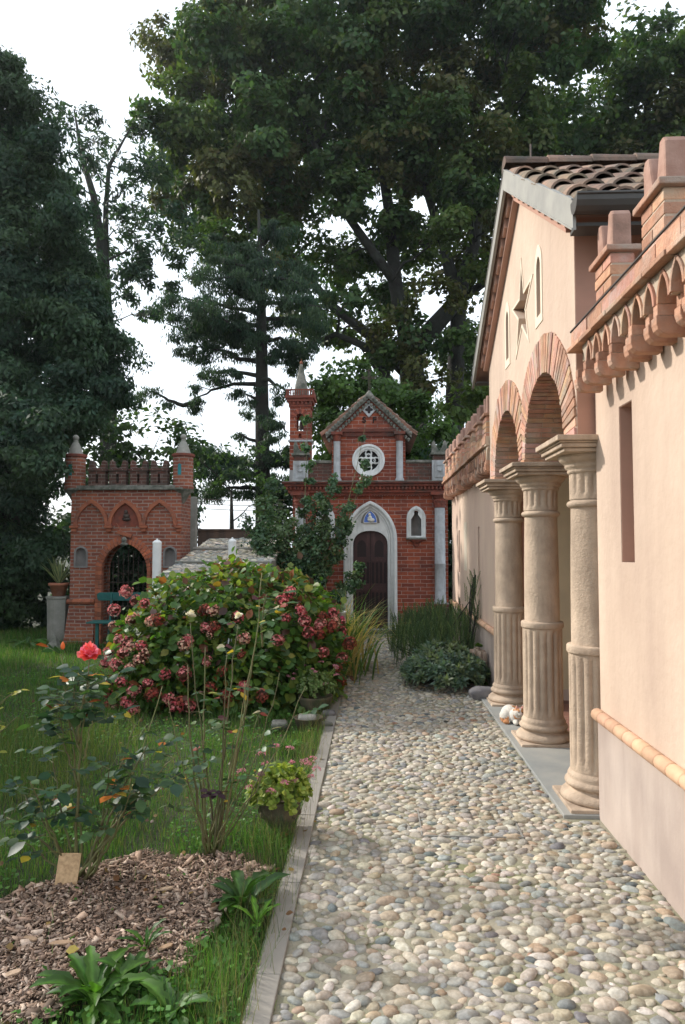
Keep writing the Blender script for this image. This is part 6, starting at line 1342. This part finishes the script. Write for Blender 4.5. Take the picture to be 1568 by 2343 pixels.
# ---- wooden board at the foot of the near rose
q = ong(150, 2030); b = MB(); b.col = (.62, .42, .24); b.box(q[0]-.05, q[0]+.05, q[1]+.02, q[1]+.032, 0, .14, Matrix.Rotation(-.35, 3, 'X') @ Matrix.Rotation(.3, 3, 'Z')); o = b.build('wooden_board', M_CHIP, None, False, .002, off=Vector((q[0], q[1], 0))); tag(o, 'thin tan wooden board stuck in the mulch behind the near rose stems', 'board')
# ---- fallen leaves
for i, (px_, py_, c, lb_) in enumerate([(150, 2195, (.5, .4, .1), 'yellow fallen leaf lying on the wood chips'), (640, 1925, (.3, .12, .05), 'brown curled leaf lying between the urn and the mulch'), (1015, 1660, (.05, .05, .05), 'dark fallen leaf on the pebbles of the path')]):
    q = ong(px_, py_); o = scatter('fallen_leaf', LEAF8, LF8, frames(np.array([[1, .3, .15]]), np.array([[0, -.2, 1]]), [.05], 1.6), np.array([[0, 0, .03]]), np.array([c]), M_LEAF, None, True); o.location = (q[0], q[1], .0); tag(o, lb_, 'leaf')
k_ = 340; px_ = rng.uniform(-3.5, -.3, k_); py_ = rng.uniform(2.3, 7.0, k_); nn = np.column_stack([rng.normal(0, .5, (k_, 2)), np.ones(k_)])
o = scatter('leaf_litter', LEAF8, LF8, frames(np.column_stack([rng.normal(0, 1, (k_, 2)), rng.uniform(-.1, .4, k_)]), nn, rng.uniform(.015, .04, k_), 1.5), np.column_stack([px_, py_, rng.uniform(.01, .05, k_)]), np.array([(.20, .10, .05), (.12, .07, .04), (.30, .20, .08)])[rng.integers(3, size=k_)], M_LEAF, None, True); tag(o, 'small brown dead leaves strewn over the lawn and the mulch', 'dead leaves', kind='stuff')
# metal cover frame let into the pebbles
b = MB(); x0, x1, y0, y1 = .26, .82, 3.95, 4.35
for (a, c, d, e) in ((x0, x1, y0, y0+.008), (x0, x1, y1, y1+.008), (x0, x0+.008, y0+.0085, y1-.0005), (x1-.008, x1, y0+.0085, y1-.0005)): b.box(a, c, d, e, 0, .010)
o = b.build('cover_frame', M_ZINC, None, False, 0, off=Vector((x0, y0, 0))); tag(o, 'thin metal frame of a manhole cover set in the pebble paving', 'manhole frame')
# ---- cat
hc = at(1190, 1629, 6.32); cbp = np.array([hc[0]-.035, hc[1]+.13, 0.022])
b = MB(); sph = [(cbp[0]-.02, cbp[1]+.02, .09, .082, (1.05, 1.25, .95)), (cbp[0]-.06, cbp[1]-.02, .075, .066, (1, 1, 1)), (cbp[0]+.01, cbp[1]-.06, .085, .062, (1, 1.1, 1.1)), (hc[0]-.005, hc[1]+.05, .105, .045, (1, 1, 1.1)), (hc[0], hc[1], hc[2], .043, (1.08, .92, .92)), (hc[0], hc[1]-.03, hc[2]-.012, .019, (1.2, 1, .8)), (hc[0]-.035, hc[1]+.005, .045, .028, (.9, 1.7, .8)), (hc[0]+.015, hc[1]-.01, .042, .024, (.9, 1.7, .7)), (cbp[0]-.09, cbp[1]-.035, .045, .025, (1, 1.6, .9)), (cbp[0]-.075, cbp[1]-.09, .04, .021, (1.6, 1, .85))]
for x_, y_, z_, r_, s_ in sph: b.sphere((x_, y_, z_), r_, 20, s_)
for s_ in (-1, 1): b.lathe([(.017, 0), (.013, .014), (.003, .034)], (hc[0]+s_*.026, hc[1]+.004, hc[2]+.026), 8)
tmp = b.build('cat', M_FUR, None, True); md = tmp.modifiers.new('r', 'REMESH'); md.mode = 'VOXEL'; md.voxel_size = .0035; md2 = tmp.modifiers.new('s', 'SMOOTH'); md2.iterations = 4; md2.factor = .5
dg = bpy.context.evaluated_depsgraph_get(); me = bpy.data.meshes.new_from_object(tmp.evaluated_get(dg)); bpy.data.objects.remove(tmp)
Vc = np.array([v.co[:] for v in me.vertices]); Fl = [tuple(p_.vertices) for p_ in me.polygons]; cc = np.tile(np.array([.66, .62, .56]), (len(Vc), 1)); org = np.array([.50, .23, .10])
nzv = .010*np.sin(Vc@np.array([90, 60, 70.]))+.006*np.sin(Vc@np.array([190, -150, 120.]))
hd = np.linalg.norm(Vc-hc, axis=1) < .06
m1 = hd & (Vc[:, 2]+nzv > hc[2]+.006) & (np.abs(Vc[:, 0]-hc[0]+nzv*.4) > .007)
m2 = (~hd) & ((Vc[:, 1]+nzv > cbp[1]+.06) | (np.abs(Vc[:, 0]-(cbp[0]+.012)+nzv*1.5) < .016) & (Vc[:, 2] > .075) | ((Vc[:, 0] < cbp[0]-.055) & (Vc[:, 2]+nzv < .075)))
cc[m1 | m2] = org*(1+.25*np.sin(Vc[m1 | m2]@np.array([40, 260, 30.])))[:, None]
ear = (Vc[:, 2] > hc[2]+.034) & (Vc[:, 1] < hc[1]+.002) & hd; cc[ear] = (.6, .3, .25)
cat = mesh_obj('cat', Vc, Fl, M_FUR, None, cc, True, None, Vector((cbp[0], cbp[1], .022))); tag(cat, 'small white and ginger cat lying curled on the threshold between the columns', 'cat')
b = MB()
for s_ in (-1, 1): b.sphere((hc[0]+s_*.0165, hc[1]-.0375, hc[2]+.003), .0055, 8, (1.3, .6, .6))
b.build('eyes', M_BLACK, cat, off=Vector((cbp[0], cbp[1], .022))); b = MB(); b.col = (.7, .3, .28); b.sphere((hc[0], hc[1]-.051, hc[2]-.006), .005, 8, (1.2, .6, .7)); b.build('nose', M_PETAL, cat, off=Vector((cbp[0], cbp[1], .022)))
for ch__ in cat.children: ch__.location = (0, 0, 0)
# ================================================================== AIR
hz = MB(); hz.box(-60, 45, -6, 60, -1.2, 34); hm = bpy.data.materials.new('haze'); hm.use_nodes = True; ht_ = hm.node_tree; ht_.nodes.clear()
ho = ht_.nodes.new('ShaderNodeOutputMaterial'); pv = ht_.nodes.new('ShaderNodeVolumePrincipled'); pv.inputs['Color'].default_value = (.85, .93, 1, 1); pv.inputs['Density'].default_value = .0004; pv.inputs['Anisotropy'].default_value = .55
ht_.links.new(pv.outputs[0], ho.inputs['Volume']); o = hz.build('haze', hm); tag(o, kind='stuff')
